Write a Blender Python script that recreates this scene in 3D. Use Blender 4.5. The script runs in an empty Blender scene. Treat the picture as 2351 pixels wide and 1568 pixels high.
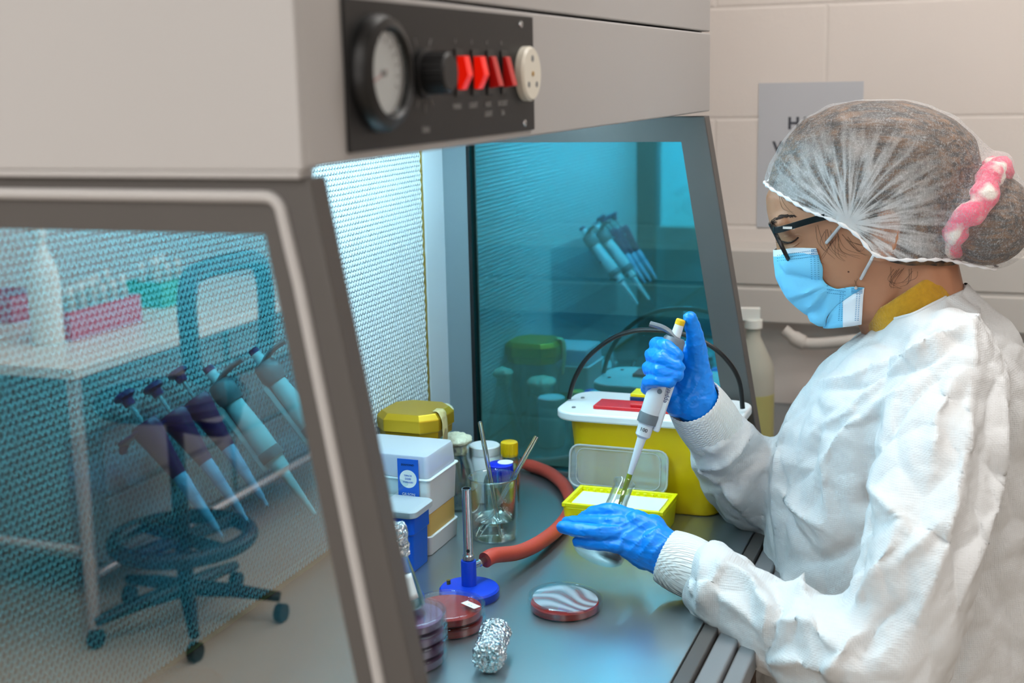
import bpy, bmesh, math, random
import numpy as np
from mathutils import Vector, Matrix, noise
from mathutils.bvhtree import BVHTree
from mathutils.kdtree import KDTree
random.seed(7)
S = bpy.context.scene
COL = S.collection
PI = math.pi

# ------------------------------------------------------------ camera frame (metres; worktop is z = 0)
W, H, F = 2351, 1568, 3000.0
CH = 0.63                                   # camera height above the worktop
_d = np.array([2320 - W/2, H/2 - 157, F]); _d /= np.linalg.norm(_d)
_h = np.array([1, .0218, 0.])
_Z = np.cross(_d, _h); _Z /= np.linalg.norm(_Z)
if _Z[1] < 0: _Z = -_Z
_Y = np.cross(_Z, _d)
if _Y[0] > 0: _Y = -_Y
R = np.array([_d, _Y, _Z])                  # world axes in camera coordinates
def ray(px, py): return R @ np.array([(px - W/2)/F, (H/2 - py)/F, 1.])
def P(px, py, dep):
    v = ray(px, py)*dep; return Vector((v[0], v[1], v[2] + CH))
def onz(px, py, z):
    r = ray(px, py); return P(px, py, (z - CH)/r[2])
def onx(px, py, x):
    r = ray(px, py); return P(px, py, x/r[0])
def ony(px, py, y):
    r = ray(px, py); return P(px, py, y/r[1])

# ------------------------------------------------------------ materials
def lin(c):
    f = lambda u: (u/255.)/12.92 if u/255. <= .04045 else ((u/255. + .055)/1.055)**2.4
    return (f(c[0]), f(c[1]), f(c[2]), 1)
MATS = {}
def mat(name, rgb, rough=.5, metal=0., trans=0., ior=1.45, emis=None, estr=0., spec=.5, coat=0.,
        bump=None, mottle=None, sheen=0., sss=0., alpha=1., thin=False):
    m = bpy.data.materials.new(name); MATS[name] = m; m.use_nodes = True
    nt = m.node_tree; b = nt.nodes['Principled BSDF']
    c = lin(rgb)
    b.inputs['Base Color'].default_value = c
    b.inputs['Roughness'].default_value = rough; b.inputs['Metallic'].default_value = metal
    b.inputs['Transmission Weight'].default_value = trans; b.inputs['IOR'].default_value = ior
    b.inputs['Specular IOR Level'].default_value = spec; b.inputs['Coat Weight'].default_value = coat
    b.inputs['Sheen Weight'].default_value = sheen
    b.inputs['Alpha'].default_value = alpha
    if sss:
        b.inputs['Subsurface Weight'].default_value = sss; b.inputs['Subsurface Scale'].default_value = .01
        b.inputs['Subsurface Radius'].default_value = (1., .4, .25)
    if emis:
        b.inputs['Emission Color'].default_value = lin(emis); b.inputs['Emission Strength'].default_value = estr
    co = None
    if bump or mottle:
        tc = nt.nodes.new('ShaderNodeTexCoord'); co = tc.outputs['Object']
    if mottle:                       # (scale, amount): gentle variation of the paint itself
        n = nt.nodes.new('ShaderNodeTexNoise'); n.inputs['Scale'].default_value = mottle[0]; n.inputs['Detail'].default_value = 4
        nt.links.new(co, n.inputs['Vector'])
        mx = nt.nodes.new('ShaderNodeMixRGB'); a = mottle[1]
        mx.inputs[1].default_value = (c[0]*(1-a), c[1]*(1-a), c[2]*(1-a), 1)
        mx.inputs[2].default_value = (min(1, c[0]*(1+a)), min(1, c[1]*(1+a)), min(1, c[2]*(1+a)), 1)
        nt.links.new(n.outputs['Fac'], mx.inputs[0]); nt.links.new(mx.outputs[0], b.inputs['Base Color'])
    if bump:                         # (kind, scale, distance[, stretch])
        st = bump[3] if len(bump) > 3 else (1, 1, 1)
        mp = nt.nodes.new('ShaderNodeMapping'); mp.inputs['Scale'].default_value = st
        nt.links.new(co, mp.inputs['Vector'])
        if bump[0] == 'noise':
            t = nt.nodes.new('ShaderNodeTexNoise'); t.inputs['Detail'].default_value = 5; o = t.outputs['Fac']
        elif bump[0] == 'voronoi':
            t = nt.nodes.new('ShaderNodeTexVoronoi'); o = t.outputs['Distance']
        else:
            t = nt.nodes.new('ShaderNodeTexWave'); t.inputs['Distortion'].default_value = 1.; o = t.outputs['Fac']
        t.inputs['Scale'].default_value = bump[1]
        nt.links.new(mp.outputs[0], t.inputs['Vector'])
        bp = nt.nodes.new('ShaderNodeBump'); bp.inputs['Strength'].default_value = 1.; bp.inputs['Distance'].default_value = bump[2]
        nt.links.new(o, bp.inputs['Height']); nt.links.new(bp.outputs[0], b.inputs['Normal'])
    return m
mat('white_wall', (219, 210, 204), .75, mottle=(3, .03), bump=('noise', 60, .0008))
mat('ceiling_white', (225, 222, 216), .8)
mat('floor_vinyl', (176, 166, 152), .45, mottle=(9, .05))
mat('canopy_paint', (176, 174, 173), .42, mottle=(6, .015), bump=('noise', 900, .00006))
mat('frame_paint', (82, 79, 77), .45, mottle=(30, .03), bump=('noise', 900, .00008))
mat('inner_white', (205, 216, 222), .35)
mat('inner_grey', (120, 135, 142), .4)
mat('black_panel', (24, 24, 25), .5, bump=('noise', 1500, .00003))
mat('black_plastic', (14, 14, 15), .4)
mat('dark_knob', (24, 24, 26), .45)
mat('gauge_face', (226, 226, 222), .5)
mat('ink_grey', (150, 150, 150), .6)
mat('ink_black', (25, 25, 28), .6)
mat('red_lamp_on', (230, 20, 8), .25, emis=(255, 30, 6), estr=.35)
mat('red_plastic', (200, 22, 18), .3)
mat('socket_cream', (224, 219, 205), .35)
mat('brass', (190, 150, 70), .35, metal=1.)
mat('steel', (200, 203, 205), .22, metal=1.)
mat('chrome', (215, 217, 220), .14, metal=1., bump=('noise', 300, .0001))
mat('seal_yellow', (132, 112, 44), .7, bump=('noise', 300, .002))
mat('filter_media', (104, 136, 148), .8, bump=('wave', 22, .004, (0, 0, 1)))
mat('grille_white', (226, 234, 236), .4)
mat('rubber_black', (20, 20, 22), .6)
mat('hose_red', (196, 74, 58), .5, mottle=(25, .08), bump=('noise', 400, .00015))
mat('bunsen_blue', (14, 62, 196), .35, bump=('noise', 700, .00008))
mat('gold_lid', (198, 156, 28), .33, metal=.55, mottle=(25, .05))
mat('solid_glass', (248, 252, 252), .02, trans=1., ior=1.46)
mat('clear_plastic', (240, 246, 248), .06, trans=1., ior=1.3)
mat('water', (240, 250, 248), .0, trans=1., ior=1.33)
mat('blue_cap', (16, 40, 206), .35)
mat('yellow_cap', (232, 186, 12), .35)
mat('yellow_liquid', (214, 206, 70), .1, trans=.7, ior=1.2)
mat('teal_liquid', (30, 150, 170), .1, trans=.5, ior=1.33)
mat('white_plastic', (232, 236, 238), .4, sss=.1)
mat('milky_plastic', (226, 232, 236), .35, trans=.35, ior=1.2)
mat('amber_plastic', (240, 200, 118), .4, trans=.2, ior=1.2)
mat('tub_blue', (10, 96, 222), .35, sss=.1)
mat('label_blue', (22, 92, 200), .5)
mat('paper', (236, 238, 238), .6)
mat('cotton', (226, 224, 196), .85, bump=('noise', 120, .004))
mat('tape', (206, 186, 130), .5, bump=('noise', 200, .002))
mat('bin_yellow', (236, 196, 8), .38, bump=('noise', 500, .0001))
mat('bin_lid_white', (240, 244, 246), .35)
mat('flap_red', (205, 24, 34), .35)
mat('clip_blue', (14, 60, 110), .4)
mat('tip_yellow', (246, 240, 20), .35, sss=.1)
mat('agar_red', (172, 34, 20), .12, coat=.6)
mat('medium_red', (150, 22, 18), .08, coat=1.)
mat('agar_purple', (128, 84, 120), .2, coat=.6)
mat('pip_grey', (222, 226, 230), .35)
mat('pip_dark', (110, 116, 122), .35)
mat('pip_violet', (104, 34, 84), .35)
mat('pip_navy', (26, 20, 92), .3)
mat('pip_tipblue', (170, 200, 232), .35)
mat('tip_green', (206, 226, 70), .15, trans=.6, ior=1.2)
mat('tip_fluid', (214, 110, 40), .15, trans=.3, ior=1.3)
mat('glove_blue', (0, 132, 236), .36, bump=('noise', 150, .0004, (1, 1, 2.2)))
mat('skin', (172, 120, 90), .5, sss=.1, mottle=(40, .06), bump=('noise', 500, .0001))
mat('mole_brown', (96, 56, 40), .6)
mat('brow_hair', (52, 36, 30), .7)
mat('eye_white', (214, 206, 196), .25)
mat('eye_dark', (30, 22, 18), .15)
mat('mask_blue', (118, 200, 238), .8, bump=('noise', 600, .0002))
mat('mask_white', (224, 232, 240), .8)
mat('mask_stitch', (60, 130, 176), .8)
mat('loop_white', (236, 236, 238), .8)
mat('frame_black', (16, 17, 19), .22)
mat('sweater', (182, 134, 16), .95, sheen=.4, mottle=(160, .25), bump=('noise', 350, .0015))
mat('cuff_knit', (236, 240, 240), .9, bump=('wave', 160, .0008))
mat('trouser_grey', (70, 72, 78), .8)
mat('sill_grey', (124, 126, 129), .4)
mat('trunk_white', (196, 190, 184), .5)
mat('shadow_line', (110, 102, 96), .7)
mat('bench_white', (216, 216, 210), .35)
mat('bench_grey', (120, 124, 126), .6)
mat('dark_wood', (70, 56, 46), .5)
mat('lamp_panel', (255, 255, 255), .5, emis=(255, 251, 246), estr=4.)
mat('rack_pink', (196, 50, 84), .4)
mat('rack_green', (16, 160, 120), .4)
mat('stool_black', (16, 19, 23), .5)
mat('stool_metal', (190, 188, 190), .3, metal=.6)
mat('bottle_white', (232, 232, 226), .45, sss=.1)
mat('bottle_pale', (206, 204, 190), .35, trans=.3, ior=1.2)
mat('disinfectant', (206, 200, 128), .3, trans=.3)
mat('sign_grey', (188, 190, 196), .5)
mat('sign_ink', (70, 72, 80), .7)
mat('cable_black', (12, 13, 14), .35)

def special_materials():
    # aluminium foil: crumpled
    m = mat('foil', (214, 216, 218), .2, metal=1.)
    nt = m.node_tree; b = nt.nodes['Principled BSDF']
    tc = nt.nodes.new('ShaderNodeTexCoord'); v = nt.nodes.new('ShaderNodeTexVoronoi'); v.feature = 'DISTANCE_TO_EDGE'
    v.inputs['Scale'].default_value = 190
    n = nt.nodes.new('ShaderNodeTexNoise'); n.inputs['Scale'].default_value = 120; n.inputs['Detail'].default_value = 6
    nt.links.new(tc.outputs['Object'], v.inputs['Vector']); nt.links.new(tc.outputs['Object'], n.inputs['Vector'])
    ad = nt.nodes.new('ShaderNodeMath'); nt.links.new(v.outputs['Distance'], ad.inputs[0]); nt.links.new(n.outputs['Fac'], ad.inputs[1])
    bp = nt.nodes.new('ShaderNodeBump'); bp.inputs['Distance'].default_value = .004
    nt.links.new(ad.outputs[0], bp.inputs['Height']); nt.links.new(bp.outputs[0], b.inputs['Normal'])
    # brushed stainless worktop
    m = mat('stainless', (176, 188, 192), .26, metal=.92)
    nt = m.node_tree; b = nt.nodes['Principled BSDF']
    tc = nt.nodes.new('ShaderNodeTexCoord'); mp = nt.nodes.new('ShaderNodeMapping'); mp.inputs['Scale'].default_value = (12, 900, 1)
    n = nt.nodes.new('ShaderNodeTexNoise'); n.inputs['Scale'].default_value = 1.; n.inputs['Detail'].default_value = 3
    nt.links.new(tc.outputs['Object'], mp.inputs[0]); nt.links.new(mp.outputs[0], n.inputs['Vector'])
    n2 = nt.nodes.new('ShaderNodeTexNoise'); n2.inputs['Scale'].default_value = 14; n2.inputs['Detail'].default_value = 8
    nt.links.new(tc.outputs['Object'], n2.inputs['Vector'])
    rr = nt.nodes.new('ShaderNodeMapRange'); rr.inputs['To Min'].default_value = .27; rr.inputs['To Max'].default_value = .33
    nt.links.new(n2.outputs['Fac'], rr.inputs[0]); nt.links.new(rr.outputs[0], b.inputs['Roughness'])
    bp = nt.nodes.new('ShaderNodeBump'); bp.inputs['Distance'].default_value = .00006
    nt.links.new(n.outputs['Fac'], bp.inputs['Height']); nt.links.new(bp.outputs[0], b.inputs['Normal'])
    # tinted pane: colour filter plus a mirror film on its outer face
    def film(name, tcol, gcol, fac, rough=0.):
        m = bpy.data.materials.new(name); MATS[name] = m; m.use_nodes = True
        nt = m.node_tree; nt.nodes.clear()
        o = nt.nodes.new('ShaderNodeOutputMaterial'); mx = nt.nodes.new('ShaderNodeMixShader'); mx.inputs[0].default_value = fac
        t = nt.nodes.new('ShaderNodeBsdfTransparent'); t.inputs[0].default_value = tcol
        g = nt.nodes.new('ShaderNodeBsdfGlossy'); g.inputs['Color'].default_value = gcol; g.inputs['Roughness'].default_value = rough
        nt.links.new(t.outputs[0], mx.inputs[1]); nt.links.new(g.outputs[0], mx.inputs[2]); nt.links.new(mx.outputs[0], o.inputs[0])
    film('pane_tint', (.20, .86, 1., 1), (.9, .95, 1, 1), .05)
    film('pane_mirror', (.60, .57, .56, 1), (.95, .95, .95, 1), .43)
    film('acrylic', (.86, .93, .95, 1), (.9, .95, 1, 1), .05, .15)
    film('lens', (.82, .9, .92, 1), (.9, .95, 1, 1), .12)
    film('thin_lid', (.93, .95, .96, 1), (.9, .94, .96, 1), .16, .05)
    m = MATS['thin_lid']; nt = m.node_tree; mo = [n for n in nt.nodes if n.type == 'MIX_SHADER'][0]; ou = [n for n in nt.nodes if n.type == 'OUTPUT_MATERIAL'][0]
    m2 = m.copy(); m2.name = 'lid_film'; MATS['lid_film'] = m2; nt = m2.node_tree
    mo = [n for n in nt.nodes if n.type == 'MIX_SHADER'][0]; ou = [n for n in nt.nodes if n.type == 'OUTPUT_MATERIAL'][0]
    dd = nt.nodes.new('ShaderNodeBsdfDiffuse'); dd.inputs[0].default_value = (.8, .82, .84, 1); mm = nt.nodes.new('ShaderNodeMixShader'); mm.inputs[0].default_value = .22
    nt.links.new(mo.outputs[0], mm.inputs[1]); nt.links.new(dd.outputs[0], mm.inputs[2]); nt.links.new(mm.outputs[0], ou.inputs[0])
    m3 = m2.copy(); m3.name = 'frosted'; MATS['frosted'] = m3
    for n in m3.node_tree.nodes:
        if n.type == 'MIX_SHADER' and abs(n.inputs[0].default_value - .22) < .01: n.inputs[0].default_value = .62
    # spun fabric of the gown: fine embossed dots
    m = mat('gown_white', (211, 214, 216), .8)
    nt = m.node_tree; b = nt.nodes['Principled BSDF']
    tc = nt.nodes.new('ShaderNodeTexCoord'); v = nt.nodes.new('ShaderNodeTexVoronoi'); v.inputs['Scale'].default_value = 420; v.inputs['Randomness'].default_value = .15
    nt.links.new(tc.outputs['Object'], v.inputs['Vector'])
    n = nt.nodes.new('ShaderNodeTexNoise'); n.inputs['Scale'].default_value = 16; n.inputs['Detail'].default_value = 3
    nt.links.new(tc.outputs['Object'], n.inputs['Vector'])
    b1 = nt.nodes.new('ShaderNodeBump'); b1.inputs['Distance'].default_value = .0005
    nt.links.new(v.outputs['Distance'], b1.inputs['Height'])
    b2 = nt.nodes.new('ShaderNodeBump'); b2.inputs['Distance'].default_value = .010
    nt.links.new(n.outputs['Fac'], b2.inputs['Height']); nt.links.new(b1.outputs[0], b2.inputs['Normal'])
    nt.links.new(b2.outputs[0], b.inputs['Normal'])
    # painted blockwork wall
    m = MATS['white_wall']; nt = m.node_tree; b = nt.nodes['Principled BSDF']
    tc = nt.nodes.new('ShaderNodeTexCoord'); sp = nt.nodes.new('ShaderNodeSeparateXYZ'); cb = nt.nodes.new('ShaderNodeCombineXYZ')
    nt.links.new(tc.outputs['Object'], sp.inputs[0]); nt.links.new(sp.outputs['Y'], cb.inputs['X']); nt.links.new(sp.outputs['Z'], cb.inputs['Y'])
    br = nt.nodes.new('ShaderNodeTexBrick'); br.inputs['Scale'].default_value = 1.
    br.inputs['Brick Width'].default_value = .45; br.inputs['Row Height'].default_value = .225; br.inputs['Mortar Size'].default_value = .006
    br.inputs['Mortar Smooth'].default_value = .9
    br.inputs['Color1'].default_value = (1, 1, 1, 1); br.inputs['Color2'].default_value = (1, 1, 1, 1); br.inputs['Mortar'].default_value = (0, 0, 0, 1)
    mp = nt.nodes.new('ShaderNodeMapping'); mp.inputs['Location'].default_value = (.1, .135, 0)
    nt.links.new(cb.outputs[0], mp.inputs[0]); nt.links.new(mp.outputs[0], br.inputs['Vector'])
    bp = nt.nodes.new('ShaderNodeBump'); bp.inputs['Distance'].default_value = .0012
    nt.links.new(br.outputs['Color'], bp.inputs['Height'])
    old = [n for n in nt.nodes if n.type == 'BUMP' and n != bp][0]
    nt.links.new(old.outputs[0], bp.inputs['Normal']); nt.links.new(bp.outputs[0], b.inputs['Normal'])
    # hair: dark brown with lighter strands
    m = mat('hair', (44, 32, 26), .5, spec=.6)
    nt = m.node_tree; b = nt.nodes['Principled BSDF']
    tc = nt.nodes.new('ShaderNodeTexCoord'); mp = nt.nodes.new('ShaderNodeMapping'); mp.inputs['Scale'].default_value = (60, 9, 70); mp.inputs['Rotation'].default_value = (.35, 0, 0)
    n = nt.nodes.new('ShaderNodeTexNoise'); n.inputs['Scale'].default_value = 2.2; n.inputs['Detail'].default_value = 5; n.inputs['Distortion'].default_value = .6
    nt.links.new(tc.outputs['Object'], mp.inputs[0]); nt.links.new(mp.outputs[0], n.inputs['Vector'])
    cr = nt.nodes.new('ShaderNodeValToRGB'); e = cr.color_ramp.elements
    e[0].position = .40; e[0].color = lin((26, 20, 18)); e[1].position = .78; e[1].color = lin((140, 98, 56))
    nt.links.new(n.outputs['Fac'], cr.inputs[0]); nt.links.new(cr.outputs[0], b.inputs['Base Color'])
    bp = nt.nodes.new('ShaderNodeBump'); bp.inputs['Distance'].default_value = .002
    nt.links.new(n.outputs['Fac'], bp.inputs['Height']); nt.links.new(bp.outputs[0], b.inputs['Normal'])
    # scrunchie: pink and white patches
    m = mat('scrunchie', (240, 110, 140), .9, sheen=.3, bump=('noise', 150, .003))
    nt = m.node_tree; b = nt.nodes['Principled BSDF']
    tc = nt.nodes.new('ShaderNodeTexCoord'); n = nt.nodes.new('ShaderNodeTexNoise'); n.inputs['Scale'].default_value = 22
    nt.links.new(tc.outputs['Object'], n.inputs['Vector'])
    cr = nt.nodes.new('ShaderNodeValToRGB'); e = cr.color_ramp.elements
    e[0].position = .60; e[0].color = lin((240, 84, 122)); e[1].position = .66; e[1].color = lin((245, 236, 226))
    nt.links.new(n.outputs['Fac'], cr.inputs[0]); nt.links.new(cr.outputs[0], b.inputs['Base Color'])
    # mottled lids of the culture dish
    m = bpy.data.materials.new('dish_plastic'); MATS['dish_plastic'] = m; m.use_nodes = True
    nt = m.node_tree; nt.nodes.clear()
    o = nt.nodes.new('ShaderNodeOutputMaterial'); mx = nt.nodes.new('ShaderNodeMixShader')
    fw = nt.nodes.new('ShaderNodeLayerWeight'); fw.inputs['Blend'].default_value = .5
    pw = nt.nodes.new('ShaderNodeMath'); pw.operation = 'POWER'; pw.inputs[1].default_value = 3.5; nt.links.new(fw.outputs['Facing'], pw.inputs[0])
    fr = nt.nodes.new('ShaderNodeMath'); fr.operation = 'MULTIPLY_ADD'; fr.inputs[1].default_value = .5; fr.inputs[2].default_value = .03; nt.links.new(pw.outputs[0], fr.inputs[0])
    t = nt.nodes.new('ShaderNodeBsdfTransparent'); t.inputs[0].default_value = (.93, .94, .95, 1)
    g = nt.nodes.new('ShaderNodeBsdfGlossy'); g.inputs['Roughness'].default_value = .03; g.inputs['Color'].default_value = (1, 1, 1, 1)
    nt.links.new(fr.outputs[0], mx.inputs[0]); nt.links.new(t.outputs[0], mx.inputs[1]); nt.links.new(g.outputs[0], mx.inputs[2]); nt.links.new(mx.outputs[0], o.inputs[0])
    m2 = m.copy(); m2.name = 'glass'; MATS['glass'] = m2
    for n in m2.node_tree.nodes:
        if n.type == 'BSDF_TRANSPARENT': n.inputs[0].default_value = (.90, .94, .93, 1)
        if n.type == 'MATH' and n.operation == 'POWER': n.inputs[1].default_value = 2.3
        if n.type == 'MATH' and n.operation == 'MULTIPLY_ADD': n.inputs[1].default_value = .85; n.inputs[2].default_value = .07
    # milky reflections of the foreground lid, painted as wavy diffuse streaks
    m = bpy.data.materials.new('painted_reflection'); MATS['painted_reflection'] = m; m.use_nodes = True
    nt = m.node_tree; nt.nodes.clear()
    o = nt.nodes.new('ShaderNodeOutputMaterial'); mx = nt.nodes.new('ShaderNodeMixShader')
    t = nt.nodes.new('ShaderNodeBsdfTransparent'); d = nt.nodes.new('ShaderNodeBsdfDiffuse'); d.inputs[0].default_value = lin((206, 222, 230))
    tc = nt.nodes.new('ShaderNodeTexCoord'); wv = nt.nodes.new('ShaderNodeTexWave'); wv.inputs['Scale'].default_value = 14; wv.inputs['Distortion'].default_value = 14; wv.inputs['Detail'].default_value = .4; wv.inputs['Detail Scale'].default_value = 1.1
    cr = nt.nodes.new('ShaderNodeValToRGB'); e = cr.color_ramp.elements; e[0].position = .1; e[0].color = (.25, .25, .25, 1); e[1].position = .95; e[1].color = (.85, .85, .85, 1)
    nt.links.new(tc.outputs['Object'], wv.inputs[0]); nt.links.new(wv.outputs['Fac'], cr.inputs[0]); nt.links.new(cr.outputs[0], mx.inputs[0])
    nt.links.new(t.outputs[0], mx.inputs[1]); nt.links.new(d.outputs[0], mx.inputs[2]); nt.links.new(mx.outputs[0], o.inputs[0])
special_materials()

# ------------------------------------------------------------ mesh builder
ORIG = {}
def M4(loc=(0, 0, 0), z=(0, 0, 1), x=None):
    """frame with local z along z"""
    z = Vector(z).normalized()
    xr = Vector(x) if x is not None else (Vector((1, 0, 0)) if abs(z.x) < .9 else Vector((0, 1, 0)))
    y = z.cross(xr).normalized(); xx = y.cross(z).normalized()
    m = Matrix((xx, y, z)).transposed().to_4x4(); m.translation = Vector(loc); return m
class MB:
    def __init__(s): s.v = []; s.f = []; s.m = []; s.mi = 0
    def add(s, vs, fs, mi=None):
        o = len(s.v); s.v += [tuple(v) for v in vs]
        for f in fs: s.f.append([i + o for i in f]); s.m.append(s.mi if mi is None else mi)
        return s
    def box(s, a, b, mi=None, M=None):
        (x0, y0, z0), (x1, y1, z1) = a, b
        vs = [Vector((x, y, z)) for z in (z0, z1) for y in (y0, y1) for x in (x0, x1)]
        if M: vs = [M @ v for v in vs]
        return s.add(vs, [(0, 2, 3, 1), (4, 5, 7, 6), (0, 1, 5, 4), (2, 6, 7, 3), (0, 4, 6, 2), (1, 3, 7, 5)], mi)
    def lathe(s, prof, M=None, n=40, mi=None, cap=True):
        """profile of (r, z), closed at the axis when r = 0"""
        M = M or Matrix(); vs = []; idx = []
        for r, z in prof:
            if r < 1e-7: idx.append([len(vs)]); vs.append(M @ Vector((0, 0, z)))
            else:
                idx.append(list(range(len(vs), len(vs) + n)))
                vs += [M @ Vector((r*math.cos(2*PI*k/n), r*math.sin(2*PI*k/n), z)) for k in range(n)]
        fs = []
        for a, b in zip(idx, idx[1:]):
            for k in range(n):
                k2 = (k + 1) % n
                if len(a) == 1 and len(b) == 1: continue
                if len(a) == 1: fs.append((a[0], b[k2], b[k])[::-1])
                elif len(b) == 1: fs.append((a[k], a[k2], b[0]))
                else: fs.append((a[k], a[k2], b[k2], b[k]))
        if cap:
            if len(idx[0]) > 1: fs.append(idx[0][::-1])
            if len(idx[-1]) > 1: fs.append(idx[-1])
        return s.add(vs, fs, mi)
    def cyl(s, p0, p1, r0, r1=None, n=24, mi=None):
        p0, p1 = Vector(p0), Vector(p1); r1 = r0 if r1 is None else r1
        return s.lathe([(r0, 0), (r1, (p1 - p0).length)], M4(p0, p1 - p0), n, mi)
    def tube(s, pts, r, n=12, mi=None, closed=False):
        pts = [Vector(p) for p in pts]; N = len(pts); rr = r if hasattr(r, '__len__') else [r]*N
        up = None; vs = []
        for i, p in enumerate(pts):
            t = (pts[(i + 1) % N] - pts[i - 1]) if closed else (pts[min(i + 1, N - 1)] - pts[max(i - 1, 0)])
            t.normalize()
            if up is None: up = Vector((0, 0, 1)) if abs(t.z) < .9 else Vector((1, 0, 0))
            u = (up - t*up.dot(t)); u.normalize(); w = t.cross(u); up = u
            vs += [p + (u*math.cos(2*PI*k/n) + w*math.sin(2*PI*k/n))*rr[i] for k in range(n)]
        fs = []
        for i in range(N if closed else N - 1):
            for k in range(n):
                a = i*n + k; b = i*n + (k + 1) % n; c = ((i + 1) % N)*n
                fs.append((a, b, c + (k + 1) % n, c + k))
        if not closed: fs += [list(range(n))[::-1], list(range((N-1)*n, N*n))]
        return s.add(vs, fs, mi)
    def prism(s, poly, ax, a, b, mi=None, hole=None):
        """poly of 2D points extruded along axis ax from a to b"""
        def P3(p, t):
            return {0: (t, p[0], p[1]), 1: (p[0], t, p[1]), 2: (p[0], p[1], t)}[ax]
        n = len(poly)
        if hole is None:
            vs = [P3(p, a) for p in poly] + [P3(p, b) for p in poly]
            fs = [list(range(n))[::-1], list(range(n, 2*n))] + [(i, (i+1) % n, n + (i+1) % n, n + i) for i in range(n)]
        else:                       # same number of points in hole, matching corners
            vs = [P3(p, a) for p in poly] + [P3(p, b) for p in poly] + [P3(p, a) for p in hole] + [P3(p, b) for p in hole]
            fs = []
            for i in range(n):
                j = (i + 1) % n
                fs += [(i, j, n + j, n + i), (2*n + j, 2*n + i, 3*n + i, 3*n + j), (j, i, 2*n + i, 2*n + j), (n + i, n + j, 3*n + j, 3*n + i)]
        return s.add(vs, fs, mi)
    def rbox(s, a, b, r, ax=2, seg=5, mi=None, taper=None, M=None):
        """box with rounded vertical corners"""
        (x0, y0, z0), (x1, y1, z1) = a, b
        def poly(g):
            pts = []
            for cx, cy, a0 in ((x1-r, y1-r, 0), (x0+r, y1-r, 90), (x0+r, y0+r, 180), (x1-r, y0+r, 270)):
                for k in range(seg + 1):
                    t = math.radians(a0 + 90*k/seg); pts.append((cx + r*math.cos(t), cy + r*math.sin(t)))
            cx, cy = (x0+x1)/2, (y0+y1)/2
            return [(cx + (p[0]-cx)*g, cy + (p[1]-cy)*g) for p in pts]
        lv = taper or [(0, 1), (1, 1)]
        vs = []; n = 4*(seg+1)
        for t, g in lv:
            vs += [Vector((p[0], p[1], z0 + (z1-z0)*t)) for p in poly(g)]
        if M: vs = [M @ v for v in vs]
        fs = [list(range(n))[::-1], list(range((len(lv)-1)*n, len(lv)*n))]
        for l in range(len(lv)-1):
            fs += [(l*n + i, l*n + (i+1) % n, (l+1)*n + (i+1) % n, (l+1)*n + i) for i in range(n)]
        return s.add(vs, fs, mi)
    def loft(s, rings, mi=None, caps=True):
        n = len(rings[0]); vs = [v for r in rings for v in r]; fs = []
        for l in range(len(rings)-1):
            fs += [(l*n + i, l*n + (i+1) % n, (l+1)*n + (i+1) % n, (l+1)*n + i) for i in range(n)]
        if caps: fs += [list(range(n))[::-1], list(range((len(rings)-1)*n, len(rings)*n))]
        return s.add(vs, fs, mi)
    def grid(s, rows, mi=None):
        n = len(rows[0]); vs = [v for r in rows for v in r]
        return s.add(vs, [(i*n + j, i*n + j + 1, (i+1)*n + j + 1, (i+1)*n + j) for i in range(len(rows)-1) for j in range(n-1)], mi)
    def build(s, name, mats, parent=None, smooth=True, bevel=0., origin=None, solid=0., subsurf=0, angle=35):
        me = bpy.data.meshes.new(name)
        o = bpy.data.objects.new(name, me); COL.objects.link(o)
        if parent is not None: og = ORIG[parent.name]; o.parent = parent
        else: og = Vector(origin or (0, 0, 0)); o.location = og
        ORIG[o.name] = og
        me.from_pydata([(v[0]-og.x, v[1]-og.y, v[2]-og.z) for v in s.v], [], s.f)
        for m in (mats if isinstance(mats, (list, tuple)) else [mats]): me.materials.append(MATS[m])
        for p, k in zip(me.polygons, s.m): p.material_index = k
        bm = bmesh.new(); bm.from_mesh(me); bmesh.ops.recalc_face_normals(bm, faces=bm.faces) if not solid else None; bm.to_mesh(me); bm.free()
        if smooth:
            me.shade_smooth()
            if angle < 180: me.set_sharp_from_angle(angle=math.radians(angle))
        if solid:
            q = o.modifiers.new('t', 'SOLIDIFY'); q.thickness = solid; q.offset = 0
        if bevel:
            q = o.modifiers.new('b', 'BEVEL'); q.width = bevel; q.segments = 3; q.limit_method = 'ANGLE'; q.angle_limit = math.radians(40)
        if subsurf:
            q = o.modifiers.new('s', 'SUBSURF'); q.levels = subsurf; q.render_levels = subsurf
        return o
def tag(o, label=None, cat=None, group=None, kind=None):
    if label: o['label'] = label
    if cat: o['category'] = cat
    if group: o['group'] = group
    if kind: o['kind'] = kind
    return o
def thing(name, label, cat, loc=(0, 0, 0), group=None, kind=None):
    o = bpy.data.objects.new(name, None); COL.objects.link(o); o.location = loc; o.empty_display_size = .02
    ORIG[o.name] = Vector(loc)
    return tag(o, label, cat, group, kind)
def kids(o): return [c for c in bpy.data.objects if c.parent == o]
def copy_tree(o, parent=None):
    ch = kids(o); c = o.copy(); COL.objects.link(c)
    if parent is not None: c.parent = parent
    for k in ch: copy_tree(k, c)
    return c
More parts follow.
